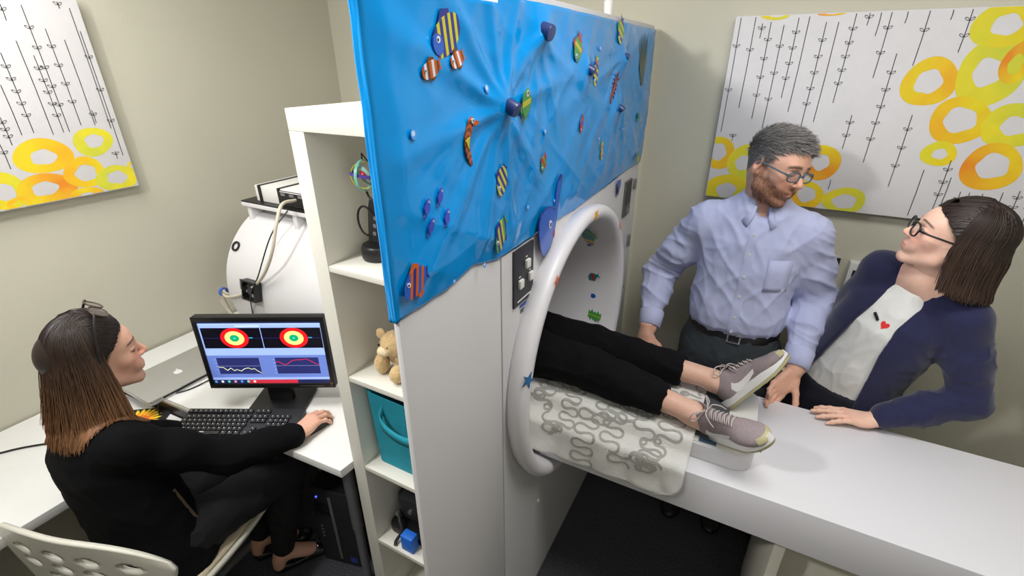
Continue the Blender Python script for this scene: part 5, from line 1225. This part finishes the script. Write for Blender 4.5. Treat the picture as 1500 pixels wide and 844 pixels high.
Tb = strands(bp-bn*.001, bn*.5+A3((0, .25, -.9)), rng.uniform(.004, .008, len(bp)).astype(np.float32), [], (0, .2, -1), 3, .1, jitter=.8, seed=4)
hair_obj('beard', man, Tb, H1, .0006, srgb(120, 80, 56), srgb(150, 100, 68), 8, .45, .4)
spectacles(man, H1, mat('frame_slate', srgb(82, 104, 118), .35), M_LENS, .0255, .0160, .0025, .1025, -.002, .0345, True, .5, tr=1.3)

# ================= standing woman in the navy blazer
M_NAVY = mat('blazer_navy', srgb(38, 40, 72), .85, var=.08, vscale=40, bump=.25, bscale=500, spec=.2, sheen=.25)
M_TEE = mat('tee_white', srgb(226, 226, 222), .85, var=.04, vscale=30, bump=.15, bscale=600)
M_NAVY2 = mat('trouser_navy', srgb(26, 27, 40), .85, var=.08, bump=.2, bscale=500)
wP, wN = Vector((1.415, 1.06, .86)), Vector((1.515, 1.0, 1.335))
wF = unit((-.62, -.78, .0)); wU = (wN-wP).normalized(); wF = (wF-wU*wF.dot(wU)).normalized(); wR = wF.cross(wU)   # wR = her right
wSR, wSL = Vector((1.425, 1.09, 1.315)), Vector((1.628, .945, 1.25))
wER, wWR = Vector((1.365, 1.16, 1.06)), Vector((1.345, 1.10, .86))
wEL, wWL = Vector((1.705, .905, 1.0)), Vector((1.503, .862, .888))
H2_ = aim((1.530, .972, 1.478), (-.93, .02, .26), (.20, -.06, 1))
hl2 = lambda x, y, z: z-np.interp(y, [-.12, -.03, .01, .035, .06, .085], [-.08, -.03, .0, .035, .065, .075])
hd = head_mesh(True, SKIN_W, None, srgb(58, 40, 32), hl2, srgb(44, 34, 30), lid=.12, smile=1, neck=tuple(v/.96 for v in nk_(H2_, wN+Vector((-.005, .005, -.03)))), nr=.047, sc=.96)
hl_ = hand_mesh(False, [(.08, .1, .1), (.05, .1, .08), (.08, .12, .08), (.12, .15, .1)], (.25, .15, .15), .09, SKIN_W, .93, wrist_len=.035, thumb_out=.55)
hr_ = hand_mesh(True, [(.3, .4, .3)]*4, (.4, .3, .3), .05, SKIN_W, .93)
MWL = aim(wWL+Vector((-.012, -.006, -.010)), (-.985, -.17, -.06), (0, 0, 1)); MWR = aim(wWR+Vector((0, -.01, -.02)), (-.1, -.3, -.95), (.8, .5, 0))
def wom_core(S):
    S.loft(wP, wU, wR, wF, [(-.1, 0, 0, .13, .09), (.1, 0, 0, .11, .08), (.3, 0, 0, .12, .075), (.40, 0, -.015, .11, .056), (.45, 0, -.015, .05, .045), (.51, 0, 0, .042, .042)], .03)
    for a, e, w_ in ((wSR, wER, wWR), (wSL, wEL, wWL)): S.chain([a, e, w_, w_+(w_-e).normalized()*.02], [.04, .034, .023, .021], .03)
    S.cone(wSR, wN, .04, .05, .03); S.cone(wSL, wN, .04, .05, .03)
    for s_ in (-1, 1): S.chain([wP+wR*.08*s_, Vector((wP.x+wR.x*.08*s_, wP.y+wR.y*.08*s_, .48)), Vector((wP.x+wR.x*.08*s_, wP.y+wR.y*.08*s_+.02, .09))], [.07, .05, .035], .03)
wom = person((1.415, 1.06, 0), [(xf(hd[0], H2_), hd[1], hd[2]), (xf(hl_[0], MWL), hl_[1], hl_[2]), (xf(hr_[0], MWR), hr_[1], hr_[2]), core_mesh(wom_core, (1.2, .8, .02), (1.8, 1.3, 1.42), SKIN_W)],
    'dark-haired woman in navy blazer leaning one hand on the bed and looking up')
S = SDF((1.15, .80, .74), (1.80, 1.30, 1.42), .006)     # tee
S.loft(wP, wU, wR, wF, [(-.06, 0, .004, .142, .100), (.05, 0, .004, .128, .094), (.18, 0, .004, .124, .094), (.30, 0, .006, .126, .096), (.38, 0, -.002, .115, .076), (.425, 0, -.01, .08, .062), (.455, 0, -.012, .06, .055)], .03, 2.3)
S.ell(wN+wF*.055+wU*.02, (.05, .05, .055), .012, True)
tee = sdf_part('tee_shirt', S, M_TEE, wom, [(.003, (10, 10, 7), 4, None), (.002, (24, 24, 14), 9, None)])
S = SDF((1.15, .76, .70), (1.84, 1.34, 1.44), .0058)    # blazer: open at the front
S.loft(wP, wU, wR, wF, [(-.09, 0, -.004, .172, .125), (.02, 0, -.004, .160, .120), (.12, 0, -.002, .152, .118), (.26, 0, .0, .158, .120), (.35, 0, -.004, .150, .105), (.405, 0, -.012, .118, .082), (.44, 0, -.02, .07, .06), (.455, 0, -.022, .055, .05)], .03, 2.3)
for a, e, w_ in ((wSR, wER, wWR), (wSL, wEL, wWL)):
    c = w_-(w_-e).normalized()*.012; S.chain([a, a.lerp(e, .5), e, e.lerp(c, .5), c], [.060, .056, .051, .047, .040], .03)
S.cone(wSR, wSR.lerp(wN, .65), .05, .045, .04); S.cone(wSL, wSL.lerp(wN, .65), .05, .045, .04)
# V opening: wedge removed in front, wide below, and the inner hollow for the tee
def vopen(X, Y, Z):
    x, y, z = X-wP.x, Y-wP.y, Z-wP.z; t = x*wU.x+y*wU.y+z*wU.z; a = x*wR.x+y*wR.y+z*wR.z; f = x*wF.x+y*wF.y+z*wF.z
    hw = np.interp(t, [-.12, 0, .12, .25, .36, .42, .46], [.112, .098, .080, .062, .050, .050, .045]).astype(np.float32)
    return np.maximum((np.abs(a+.004)-hw), .035-f)
S.put(vopen, (1.1, .7, .7), (1.8, 1.3, 1.42), .010, True)
S.ell(wN+wU*.03+wF*.03, (.058, .058, .06), .012, True)
def blazer_layers(V):
    arm = np.clip((np.linalg.norm(V-A3(wEL), axis=1) < .2)*1.0, 0, 1)
    return [(.003, [[9, 0, 5], [0, 7, 0], [-3, 0, 4]], 13, None), (.004, (18, 18, 22), 4, arm)]
bz_ = sdf_part('blazer', S, M_NAVY, wom, blazer_layers)
S = SDF((1.15, .86, .04), (1.66, 1.30, .90), .008)
S.loft(wP, (0, 0, 1), wR, wF, [(-.16, 0, 0, .155, .115), (-.05, 0, 0, .158, .115), (.02, 0, 0, .14, .105)], .03, 2.3)
for s_ in (-1, 1):
    b0 = wP+wR*.08*s_; S.chain([b0-Vector((0, 0, .05)), Vector((b0.x, b0.y, .48)), Vector((b0.x, b0.y+.02, .08))], [.088, .066, .05], .03)
sdf_part('trousers', S, M_NAVY2, wom, [(.003, (12, 12, 6), 2, None)])
for s_ in (-1, 1):
    b0 = wP+wR*.08*s_; V, Fq = shoe_sdf(None, .24); me = np_mesh('shoe', xf(V, aim((b0.x-wF.x*.06, b0.y-wF.y*.06+.02, 0), (wF.x, wF.y, 0))), Fq); me.materials.append(M_BELT); put(bpy.data.objects.new('shoe', me), wom)
# printed red heart and the dark lapel clip
bv = BVHTree.FromPolygons([v.co[:] for v in tee.data.vertices], [p.vertices[:] for p in tee.data.polygons])
hc = wP+wU*.335+wR*-.022; hp_ = []
for k in range(24):
    a = 2*PI*k/24; hx, hy = .0009*16*math.sin(a)**3, .0009*(13*math.cos(a)-5*math.cos(2*a)-2*math.cos(3*a)-math.cos(4*a)); q = onto(bv, hc+wR*hx*.9+wU*hy+wF*.4, -wF, .0012)
    if q: hp_.append(q)
if len(hp_) > 10: B().poly(hp_).build('heart_print', mat('heart_red', srgb(225, 45, 40), .7), wom)
bv2 = BVHTree.FromPolygons([v.co[:] for v in bz_.data.vertices], [p.vertices[:] for p in bz_.data.polygons])
q = onto(bv, wP+wU*.345+wR*.012+wF*.4, -wF, .004)
if q: B().box(-.014, .014, -.004, .004, -.003, .003, frame(q, (wR*.8+wU*.6).normalized(), wF, (wU*.8-wR*.6).normalized())).build('pendant', M_BLACK, wom, .001)
# bob hair
dl = tuple((H2_.to_3x3().inverted() @ Vector((.04, -.02, -1))).normalized())
EL = ((0, -.02, .030), (.083, .104, .094)); GU = mesh_guard(bz_, H2_)
cl_ = [((0, -.035, -.06), (.062, .066, .11)), ((0, .02, -.05), (.060, .04, .09))]
cl_.append((EL[0], tuple(v*.955 for v in EL[1])))
T1 = curtain(2600, 70, 290, (4, 30), (.97, 1.07), EL, .165, dl, cl_, 21, wave=.0012, inward=.0, vol=.03, body=GU)
T2 = curtain(1000, -80, 80, (61, 5), (.97, 1.03), EL, .15, dl, cl_, 22, front=True, wave=.0012, inward=.0, body=GU)
hair_obj('hair', wom, np.concatenate([T1, T2, curtain(600, -100, 100, (36, 10), (1.0, 1.05), EL, .15, dl, cl_, 23, front=True, wave=.0012, inward=.0, body=GU)]), H2_, .0016, srgb(46, 35, 31), srgb(82, 64, 54), 3, .35, .5, 1.4)
spectacles(wom, H2_, M_BLACK, M_LENS, .0265, .0185, .0026, .1005, -.002, .0335, True, .6)

# ================= person lying in the bore (legs in black trousers)
M_KNIT = mat('trouser_black', srgb(15, 15, 18), .9, var=.12, vscale=60, bump=.25, bscale=700, spec=.15)
lL = [Vector((.10, .70, .975)), Vector((.57, .715, .975)), Vector((1.00, .695, .975))]     # far leg
lR = [Vector((.10, .54, 1.0)), Vector((.60, .535, .995)), Vector((.965, .497, .968))]     # near leg
def ly_core(S):
    S.loft((.10, .62, 1.0), (-1, 0, 0), (0, 1, 0), (0, 0, 1), [(-.10, 0, 0, .14, .085), (.12, 0, 0, .12, .08), (.35, 0, 0, .14, .085), (.45, 0, 0, .12, .07), (.5, 0, 0, .05, .05), (.56, 0, 0, .048, .05)], .03)
    S.ell((-.57, .62, 1.02), (.12, .075, .09), .03)
    for sy in (-1, 1): S.chain([(-.32, .62+sy*.16, 1.0), (-.05, .62+sy*.19, .98), (.16, .62+sy*.12, 1.05)], [.045, .038, .028], .03)
    for A in (lL, lR):
        S.chain([A[0], A[1], A[2]], [.07, .05, .034], .03); S.cone(A[1].lerp(A[2], .25)-Vector((0, 0, .006)), A[1].lerp(A[2], .5), .048, .042, .03)
        S.ell(A[2]+Vector((0, .03, .004)), (.011, .01, .011), .01); S.ell(A[2]+Vector((0, -.03, .002)), (.011, .01, .011), .01)
        S.cone(A[2]+Vector((-.005, 0, -.01)), A[2]+Vector((.035, 0, -.02)), .034, .034, .02)
ly = person((.3, .62, TZ), [core_mesh(ly_core, (-.72, .36, .90), (1.06, .88, 1.16), SKIN_L, .006)], 'person lying on the bed with legs out of the scanner bore')
S = SDF((-.05, .38, .905), (.95, .86, 1.15), .0055)
S.loft((.10, .62, 1.005), (-1, 0, 0), (0, 1, 0), (0, 0, 1), [(-.14, 0, 0, .16, .092), (.02, 0, 0, .165, .095), (.12, 0, 0, .15, .09)], .03)
for A, q in ((lL, .76), (lR, .755)):
    h_ = A[1].lerp(A[2], q); S.chain([A[0], A[0].lerp(A[1], .6), A[1], A[1].lerp(A[2], .35), h_], [.092, .083, .072, .066, .053], .012)
    d = (A[2]-A[1]).normalized(); S.plane_cut(h_-d*.0, d, h_-Vector((.03, .09, .09)), h_+Vector((.10, .09, .09)), .002)
sdf_part('trousers', S, M_KNIT, ly, [(.005, (7, 14, 14), 4, None), (.003, (18, 22, 22), 7, None)])
S = SDF((-.50, .36, .905), (.05, .88, 1.14), .008)
S.loft((.10, .62, 1.0), (-1, 0, 0), (0, 1, 0), (0, 0, 1), [(.07, 0, 0, .155, .094), (.2, 0, 0, .14, .092), (.35, 0, 0, .15, .095), (.44, 0, 0, .125, .08), (.49, 0, 0, .06, .06)], .03)
for sy in (-1, 1): S.chain([(-.32, .62+sy*.165, 1.0), (-.12, .62+sy*.19, .985)], [.055, .05], .03)
sdf_part('tee_shirt', S, M_DARK, ly)
# sneakers
M_UPPER = mat('sneaker_knit', srgb(158, 144, 146), .85, var=.22, vscale=320, bump=.7, bscale=500, spec=.2)
M_MID = mat('sneaker_white', srgb(224, 222, 220), .55, var=.04); M_GUM = mat('sneaker_gum', srgb(186, 178, 138), .6, var=.08); M_LACE = mat('lace', srgb(196, 184, 180), .8, var=.08)
def sneaker(M, right, parent):
    sh = bpy.data.objects.new('sneaker', None)
    L = .262; S = SDF((-.06, -.03, .01), (.06, .30, .145), .0026)
    S.ell((0, .042, .058), (.031, .044, .052), .02); S.cone((0, .07, .055), (0, .165, .048), .034, .033, .03); S.ell((.003, .205, .042), (.044, .062, .027), .03); S.cone((0, .045, .06), (0, .037, .105), .034, .033, .02); S.cone((0, .07, .085), (0, .14, .07), .027, .022, .02)
    S.ell((0, .040, .135), (.026, .033, .042), .006, True); S.plane_cut((0, 0, .028), (0, 0, -1))
    V, Fq = S.mesh(); V = relax(V, Fq, 1); me = np_mesh('sneaker', xf(V, M), Fq); me.materials.append(M_UPPER); up = bpy.data.objects.new('sneaker', me); put(up, parent)
    bv = BVHTree.FromPolygons([tuple(v) for v in V.tolist()], Fq.tolist())
    def outline(g): 
        pts = []
        for k in range(44):
            a = 2*PI*k/44; y = .128+(.141+g)*math.sin(a); wd = np.interp(y, [-.013, .03, .09, .14, .2, .24, .27], [.03, .035, .033, .037, .046, .043, .03])+g
            pts.append((wd*math.copysign(abs(math.cos(a))**.75, math.cos(a))+.003*math.sin(y*12), y))
        return pts
    rock = lambda y: .018*max(0, (y-.18)/.09)**2+.004*max(0, (.03-y)/.04)**2
    def slab(name, z0, z1, g0, g1, m):
        b = B(); a = [M @ Vector((x, y, z0+rock(y))) for x, y in outline(g0)]; c = [M @ Vector((x, y, z1+rock(y)*.9)) for x, y in outline(g1)]; i, j = b._v(a), b._v(c); n = len(a)
        b.F.append([i+k for k in reversed(range(n))]); b.F.append([j+k for k in range(n)])
        for k in range(n): b.F.append([i+k, i+(k+1) % n, j+(k+1) % n, j+k])
        return b.build(name, m, up, smooth=.6)
    slab('midsole', .010, .034, .003, .0, M_MID); slab('outsole', 0, .0098, -.001, .003, M_GUM)
    b = B()
    for k in range(7): y = .02+.034*k; b.box(-.03, .03, y, y+.004, -.0015, .001+rock(y), M)
    b.build('tread_bars', M_GUM, up)
    # toe bumper
    P = []
    for k in range(13):
        a = PI*(.2+.6*k/12); row = []
        for z in (.030, .040, .050):
            q = bv.ray_cast(Vector((.1*math.cos(a), .2+.14*math.sin(a), z+.006)), Vector((-math.cos(a), -math.sin(a), 0))); row.append(M @ ((q[0]+Vector((math.cos(a), math.sin(a), .1))*.002) if q[0] else Vector((0, .26, z))))
        P.append(row)
    B().sheet(P).build('toe_bumper', M_GUM, up, smooth=3)
    # side emblem: check-shaped swoosh on both sides
    top = [(.062, .048), (.085, .047), (.11, .052), (.145, .066), (.185, .0855)]; bot = [(.062, .048), (.075, .035), (.10, .036), (.14, .055), (.185, .0855)]
    sw = [(.074, .080), (.060, .060), (.064, .042), (.084, .034), (.110, .041), (.150, .056), (.198, .073)]; sw2 = [(.074, .080), (.080, .070), (.090, .064), (.102, .063), (.120, .065), (.154, .069), (.198, .073)]
    for sx in (-1, 1):
        rows = []
        for t in (0, .5, 1):
            r_ = []
            for (y0_, z0_), (y1_, z1_) in zip(sw, sw2):
                y, z = y0_+(y1_-y0_)*t, z0_+(z1_-z0_)*t; z = .034+(z-.042)*.9; q = bv.ray_cast(Vector((sx*.12, y, z)), Vector((-sx, 0, 0))); r_.append(M @ ((q[0] if q[0] else Vector((sx*.035, y, z)))+Vector((sx*.0012, 0, 0))))
            rows.append(r_)
        B().sheet(rows).build('swoosh', M_MID, up, smooth=3)
    # laces
    def topz(x, y): q = bv.ray_cast(Vector((x, y, .3)), Vector((0, 0, -1))); return (q[0].z if q[0] else .08)+.003
    for k in range(6):
        y = .095+.0145*k; wd = .021; P = [Vector((x, y+.004*(x/wd), topz(x, y))) for x in np.linspace(-wd, wd, 7)]; B().tube([M @ p for p in P], .0024, 6).build('lace', M_LACE, up, smooth=2)
        if k < 5: P = [Vector((x, y+.0145*(x/wd*.5+.5), topz(x, y)+.002)) for x in np.linspace(-wd, wd, 7)]; B().tube([M @ p for p in P], .0022, 6).build('lace', M_LACE, up, smooth=2)
    z0 = topz(0, .088)+.004
    for sx in (-1, 1):
        B().tube(spline([M @ Vector((0, .088, z0)), M @ Vector((sx*.018, .085, z0+.012)), M @ Vector((sx*.04, .070, z0+.02)), M @ Vector((sx*.052, .055, z0+.006)), M @ Vector((sx*.042, .062, z0-.006)), M @ Vector((sx*.018, .08, z0+.002)), M @ Vector((0, .088, z0+.001))], 6), .0021, 6).build('lace_bow', M_LACE, up, smooth=2)
        B().tube(spline([M @ Vector((0, .088, z0)), M @ Vector((sx*.02, .10, z0+.006)), M @ Vector((sx*.034, .112, z0-.012)), M @ Vector((sx*.038, .118, z0-.03))], 5), .002, 6).build('lace_end', M_LACE, up, smooth=2)
    return up
# shoe frames: origin at the heel's ground point; ankle sits at local (0, .04, .1)
def shoe_frame(ank, toe, sole):
    y = unit(toe); z = -unit(sole); z = (z-y*z.dot(y)).normalized(); x = y.cross(z); return frame(Vector(ank)-y*.04-z*.085, x, y, z) @ Matrix.Scale(.94, 4)
sneaker(shoe_frame(lL[2]+Vector((.022, 0, .0)), (.54, .22, .78), (.74, -.36, -.52)), False, ly)
sneaker(shoe_frame(lR[2]+Vector((.022, -.002, .002)), (.68, -.50, .50), (.62, .12, -.72)), True, ly)

# ================= seated woman at the desk
M_CARD = mat('cardigan_black', srgb(11, 11, 13), .9, var=.12, vscale=80, bump=.3, bscale=600, spec=.12)
M_TROU = mat('trouser_darknavy', srgb(11, 12, 17), .85, var=.1, vscale=60, bump=.2, bscale=600)
sF = unit((-.14, .99, 0)); sRt = Vector((sF.y, -sF.x, 0)); sP = Vector((-.50, -.40, .55)); sN = Vector((-.572, -.425, 1.04)); sU = (sN-sP).normalized(); sF = (sF-sU*sF.dot(sU)).normalized(); sRt = sF.cross(sU)
sSR = Vector((-.432, -.402, .975)); sSL = Vector((-.69, -.395, .965))
sER, sWR = Vector((-.335, -.20, .80)), Vector((-.243, -.03, .785))
sEL, sWL = Vector((-.74, -.28, .77)), Vector((-.655, -.165, .725))
H3 = aim((-.570, -.342, 1.190), (.24, .96, .0), (0, .02, 1))
hl3 = lambda x, y, z: z-np.interp(y, [-.12, -.03, .012, .04, .06, .085], [-.12, -.07, -.02, .028, .058, .07])
hd = head_mesh(True, SKIN_S, None, srgb(40, 28, 24), hl3, srgb(42, 31, 27), lid=.15, neck=tuple(v/1.03 for v in nk_(H3, sN+Vector((0, .01, -.03)))), nr=.046, sc=1.03)
hR = hand_mesh(True, [(.35, .45, .25), (.3, .45, .25), (.3, .5, .3), (.35, .5, .3)], (.45, .25, .2), .10, SKIN_S, .93, wrist_len=.03, thumb_out=.55)
hL2 = hand_mesh(False, [(.5, .6, .4)]*4, (.4, .3, .3), .05, SKIN_S, .93)
MSR = aim(sWR+Vector((.003, .010, .002)), (-.02, .985, .02), (.0, .0, 1)); MSL = aim(sWL+Vector((.01, .02, 0)), (.75, .65, .05), (-.2, .2, 1))
kR, kL = Vector((-.385, .0, .545)), Vector((-.60, .0, .545)); aR, aL = Vector((-.452, -.07, .10)), Vector((-.575, -.075, .12))
def sit_core(S):
    S.loft(sP, sU, sRt, sF, [(-.08, 0, 0, .14, .1), (.1, 0, 0, .11, .085), (.32, 0, 0, .125, .09), (.42, 0, 0, .115, .07), (.47, 0, 0, .05, .045), (.50, 0, .0, .04, .04)], .03)
    for a, e, w_ in ((sSR, sER, sWR), (sSL, sEL, sWL)): S.chain([a, e, w_], [.04, .034, .024], .03)
    for h_, k_, a_ in ((sP+sRt*.08, kR, aR), (sP-sRt*.08, kL, aL)):
        S.chain([h_, k_, a_], [.075, .052, .033], .03); S.cone(a_, a_+Vector((.05, .10, -.07)), .033, .028, .02); S.cone(a_+Vector((-.008, -.02, -.03)), a_+Vector((-.01, -.025, -.06)), .028, .026, .02)
sit = person((-.50, -.30, 0), [(xf(hd[0], H3), hd[1], hd[2]), (xf(hR[0], MSR), hR[1], hR[2]), (xf(hL2[0], MSL), hL2[1], hL2[2]), core_mesh(sit_core, (-.85, -.6, .005), (-.15, .16, 1.16), SKIN_S, .0075)],
    'long-haired woman in black cardigan sitting at the monitor with a hand on the mouse')
S = SDF((-.86, -.62, .46), (-.18, .06, 1.12), .006)
S.loft(sP, sU, sRt, sF, [(-.085, .01, -.01, .178, .132), (.0, .005, -.01, .176, .130), (.10, 0, -.005, .158, .118), (.24, 0, 0, .152, .116), (.34, 0, -.004, .150, .108), (.405, 0, -.012, .128, .088), (.45, 0, -.012, .085, .068), (.485, 0, -.006, .058, .056)], .03, 2.3)
for a, e, w_ in ((sSR, sER, sWR), (sSL, sEL, sWL)): S.chain([a, a.lerp(e, .5), e, e.lerp(w_, .5), w_], [.060, .057, .052, .047, .041], .035)
S.cone(sSR, sSR.lerp(sN, .6), .055, .045, .05); S.cone(sSL, sSL.lerp(sN, .6), .055, .045, .05)
card = sdf_part('cardigan', S, M_CARD, sit, [(.004, [[8, 0, 5], [0, 7, 0], [-3, 0, 4]], 2, None), (.003, [[14, 6, 18], [0, 9, 0], [0, 0, 8]], 6, None)])
S = SDF((-.80, -.60, .08), (-.25, .12, .72), .007)
S.loft(sP, (0, 0, 1), sRt, sF, [(-.085, 0, 0, .165, .13), (0, 0, 0, .16, .125), (.08, 0, 0, .14, .11)], .03)
for h_, k_, a_ in ((sP+sRt*.085, kR, aR), (sP-sRt*.085, kL, aL)): S.chain([h_, h_.lerp(k_, .6), k_, k_.lerp(a_, .5), a_.lerp(k_, .08)], [.088, .078, .070, .056, .045], .03)
sdf_part('trousers', S, M_TROU, sit, [(.004, (12, 10, 12), 2, None), (.002, (26, 26, 26), 5, None)])
S = SDF((-.75, -.62, .44), (-.25, -.2, .62), .008)
S.loft(sP, (0, 0, 1), sRt, sF, [(-.094, .008, -.012, .158, .118), (-.03, .008, -.012, .155, .112)], .01)
sdf_part('shirt_hem', S, mat('shirt_royal', srgb(38, 40, 170), .8), sit)
bv = BVHTree.FromPolygons([v.co[:] for v in card.data.vertices], [p.vertices[:] for p in card.data.polygons])
zp = []
for k in range(9):
    o = sP+sRt*.5+sF*(.035+.025*k/8)+Vector((0, 0, .20-.20*k/8)); q = onto(bv, o, -sRt, .002)
    if q: zp.append(q)
if len(zp) > 3:
    z_ = B().sheet([[p-sF*.004, p+sF*.004+sRt*.001] for p in zp]).build('pocket_zip', mat('zip_bronze', srgb(96, 80, 66), .45, .5), sit)
    B().tube([zp[-1], zp[-1]+Vector((.003, .004, -.022))], .004, 8).build('zip_pull', M_GREY, z_)
# flats with sequined toes
for a_, nm in ((aR, 0), (aL, 1)):
    M_ = aim((a_.x-.022, a_.y-.045, .003), (.46, .88, 0)); S = SDF((-.05, -.03, 0), (.05, .26, .08), .004)
    S.cone((0, .03, .02), (0, .19, .014), .026, .03, .02); S.ell((0, .195, .018), (.036, .045, .022), .02); S.ell((0, .10, .06), (.024, .075, .05), .01, True); S.plane_cut((0, 0, .001), (0, 0, -1)); V, Fq = S.mesh()
    me = np_mesh('flat_shoe', xf(V, M_), Fq); me.materials.append(M_BLACK); so_ = put(bpy.data.objects.new('flat_shoe', me), sit)
    b = B(); b2 = B(); g = random.Random(4)
    for k in range(60):
        th, ph = g.uniform(0, 6.28), math.acos(g.uniform(-.1, 1)); p = M_ @ Vector((.026*math.sin(ph)*math.cos(th), .185+.028*math.sin(ph)*math.sin(th), .034+.018*math.cos(ph))); n_ = Vector((math.sin(ph)*math.cos(th), math.sin(ph)*math.sin(th), math.cos(ph)))
        (b if k % 4 else b2).lathe([(.0001, .002), (.0036, .0015), (.0036, -.001)], Matrix.Translation(p) @ Vector((0, 0, 1)).rotation_difference(n_).to_matrix().to_4x4(), 7)
    b.build('sequin_cluster', M_BLACK, so_); b2.build('bead_cluster', M_CHROME, so_)
# long straight hair, swept back under the sunglasses
dl = tuple((H3.to_3x3().inverted() @ Vector((0, 0, -1))).normalized()); to_l = lambda p: tuple(H3.inverted() @ Vector(p))
EL = ((0, -.004, .034), (.087, .092, .102)); GU = mesh_guard(card, H3)
cl_ = [((0, -.035, -.06), (.064, .068, .11))]
cl_.append((EL[0], tuple(v*.955 for v in EL[1])))
T1 = curtain(2600, 78, 282, (4, 30), (.97, 1.06), EL, .228, dl, cl_, 31, inward=-.42, ragged=.16, vol=.02, body=GU)
T2 = curtain(1200, -80, 80, (61, 5), (.97, 1.03), EL, .23, dl, cl_, 32, front=True, inward=-.35, ragged=.12, body=GU)
hair_obj('hair', sit, np.concatenate([T1, T2, curtain(600, -100, 100, (36, 10), (1.0, 1.05), EL, .20, dl, cl_, 33, front=True, inward=-.5, ragged=.12, body=GU)]), H3, .0016, srgb(40, 30, 26), srgb(138, 98, 66), 6, .3, .4, 2.6)
Msg = H3 @ Matrix.Translation((0, .046, .140)) @ Matrix.Rotation(.95, 4, 'X')
spectacles(sit, Msg, mat('frame_tortoise', srgb(58, 44, 38), .3), glass_mat('smoke_lens', (.12, .10, .09), .7), .028, .021, .0022, .0, .0, .034, False, .55, 'sunglasses')
for sx in (-1, 1):
    B().tube(spline([H3 @ Vector((sx*.062, .034, .146)), H3 @ Vector((sx*.082, .02, .108)), H3 @ Vector((sx*.096, .008, .05)), H3 @ Vector((sx*.094, .0, -.01))], 5), .0035, 6).build('sunglasses_temple', M_BLACK, sit, smooth=2)
q = H3 @ Vector((.083, -.004, -.042)); B().lathe([(.0001, -.004), (.003, -.002), (.004, 0), (.003, .002), (.0001, .004)], Matrix.Translation(q), 10).build('earring', M_CHROME, sit, smooth=3)

# ================= plush toy on the shelf
M_PLUSH = mat('plush_tan', srgb(206, 176, 126), .95, var=.15, vscale=90, bump=1., bscale=260, sheen=.4)
S = SDF((.10, .0, SHZ[1]-.005), (.34, .28, SHZ[1]+.18), .0035); z = SHZ[1]
S.ell((.225, .14, z+.055), (.055, .06, .054), .02); S.ell((.215, .10, z+.10), (.042, .042, .038), .02); S.cone((.235, .12, z+.05), (.30, .11, z+.03), .03, .024, .02)
S.plane_cut((0, 0, z+.001), (0, 0, -1)); sdf_part('body', S, M_PLUSH, pl, [(.002, (60, 60, 60), 2, None)])
for c, r_, nm in (((.18, .075, z+.035), (.021, .024, .034), 'paw'), ((.25, .06, z+.028), (.022, .026, .027), 'paw'), ((.172, .095, z+.122), (.018, .010, .018), 'ear'), ((.25, .095, z+.132), (.016, .010, .018), 'ear'), ((.205, .062, z+.09), (.02, .017, .016), 'muzzle')):
    S = SDF(tuple(v-.04 for v in c), tuple(v+.04 for v in c), .0035); S.ell(c, r_, .01); sdf_part(nm, S, M_PLUSH if nm != 'muzzle' else mat('plush_pale', srgb(226, 206, 170), .95, bump=.8), pl, [(.0015, (70, 70, 70), 2, None)])
for x in (.19, .222): B().lathe([(.0001, -.004), (.004, 0), (.0001, .004)], Matrix.Translation((x, .062, z+.108)), 10).build('eye', M_BLACK, pl, smooth=3)
pl.location.x -= .052; pl.location.y -= .01
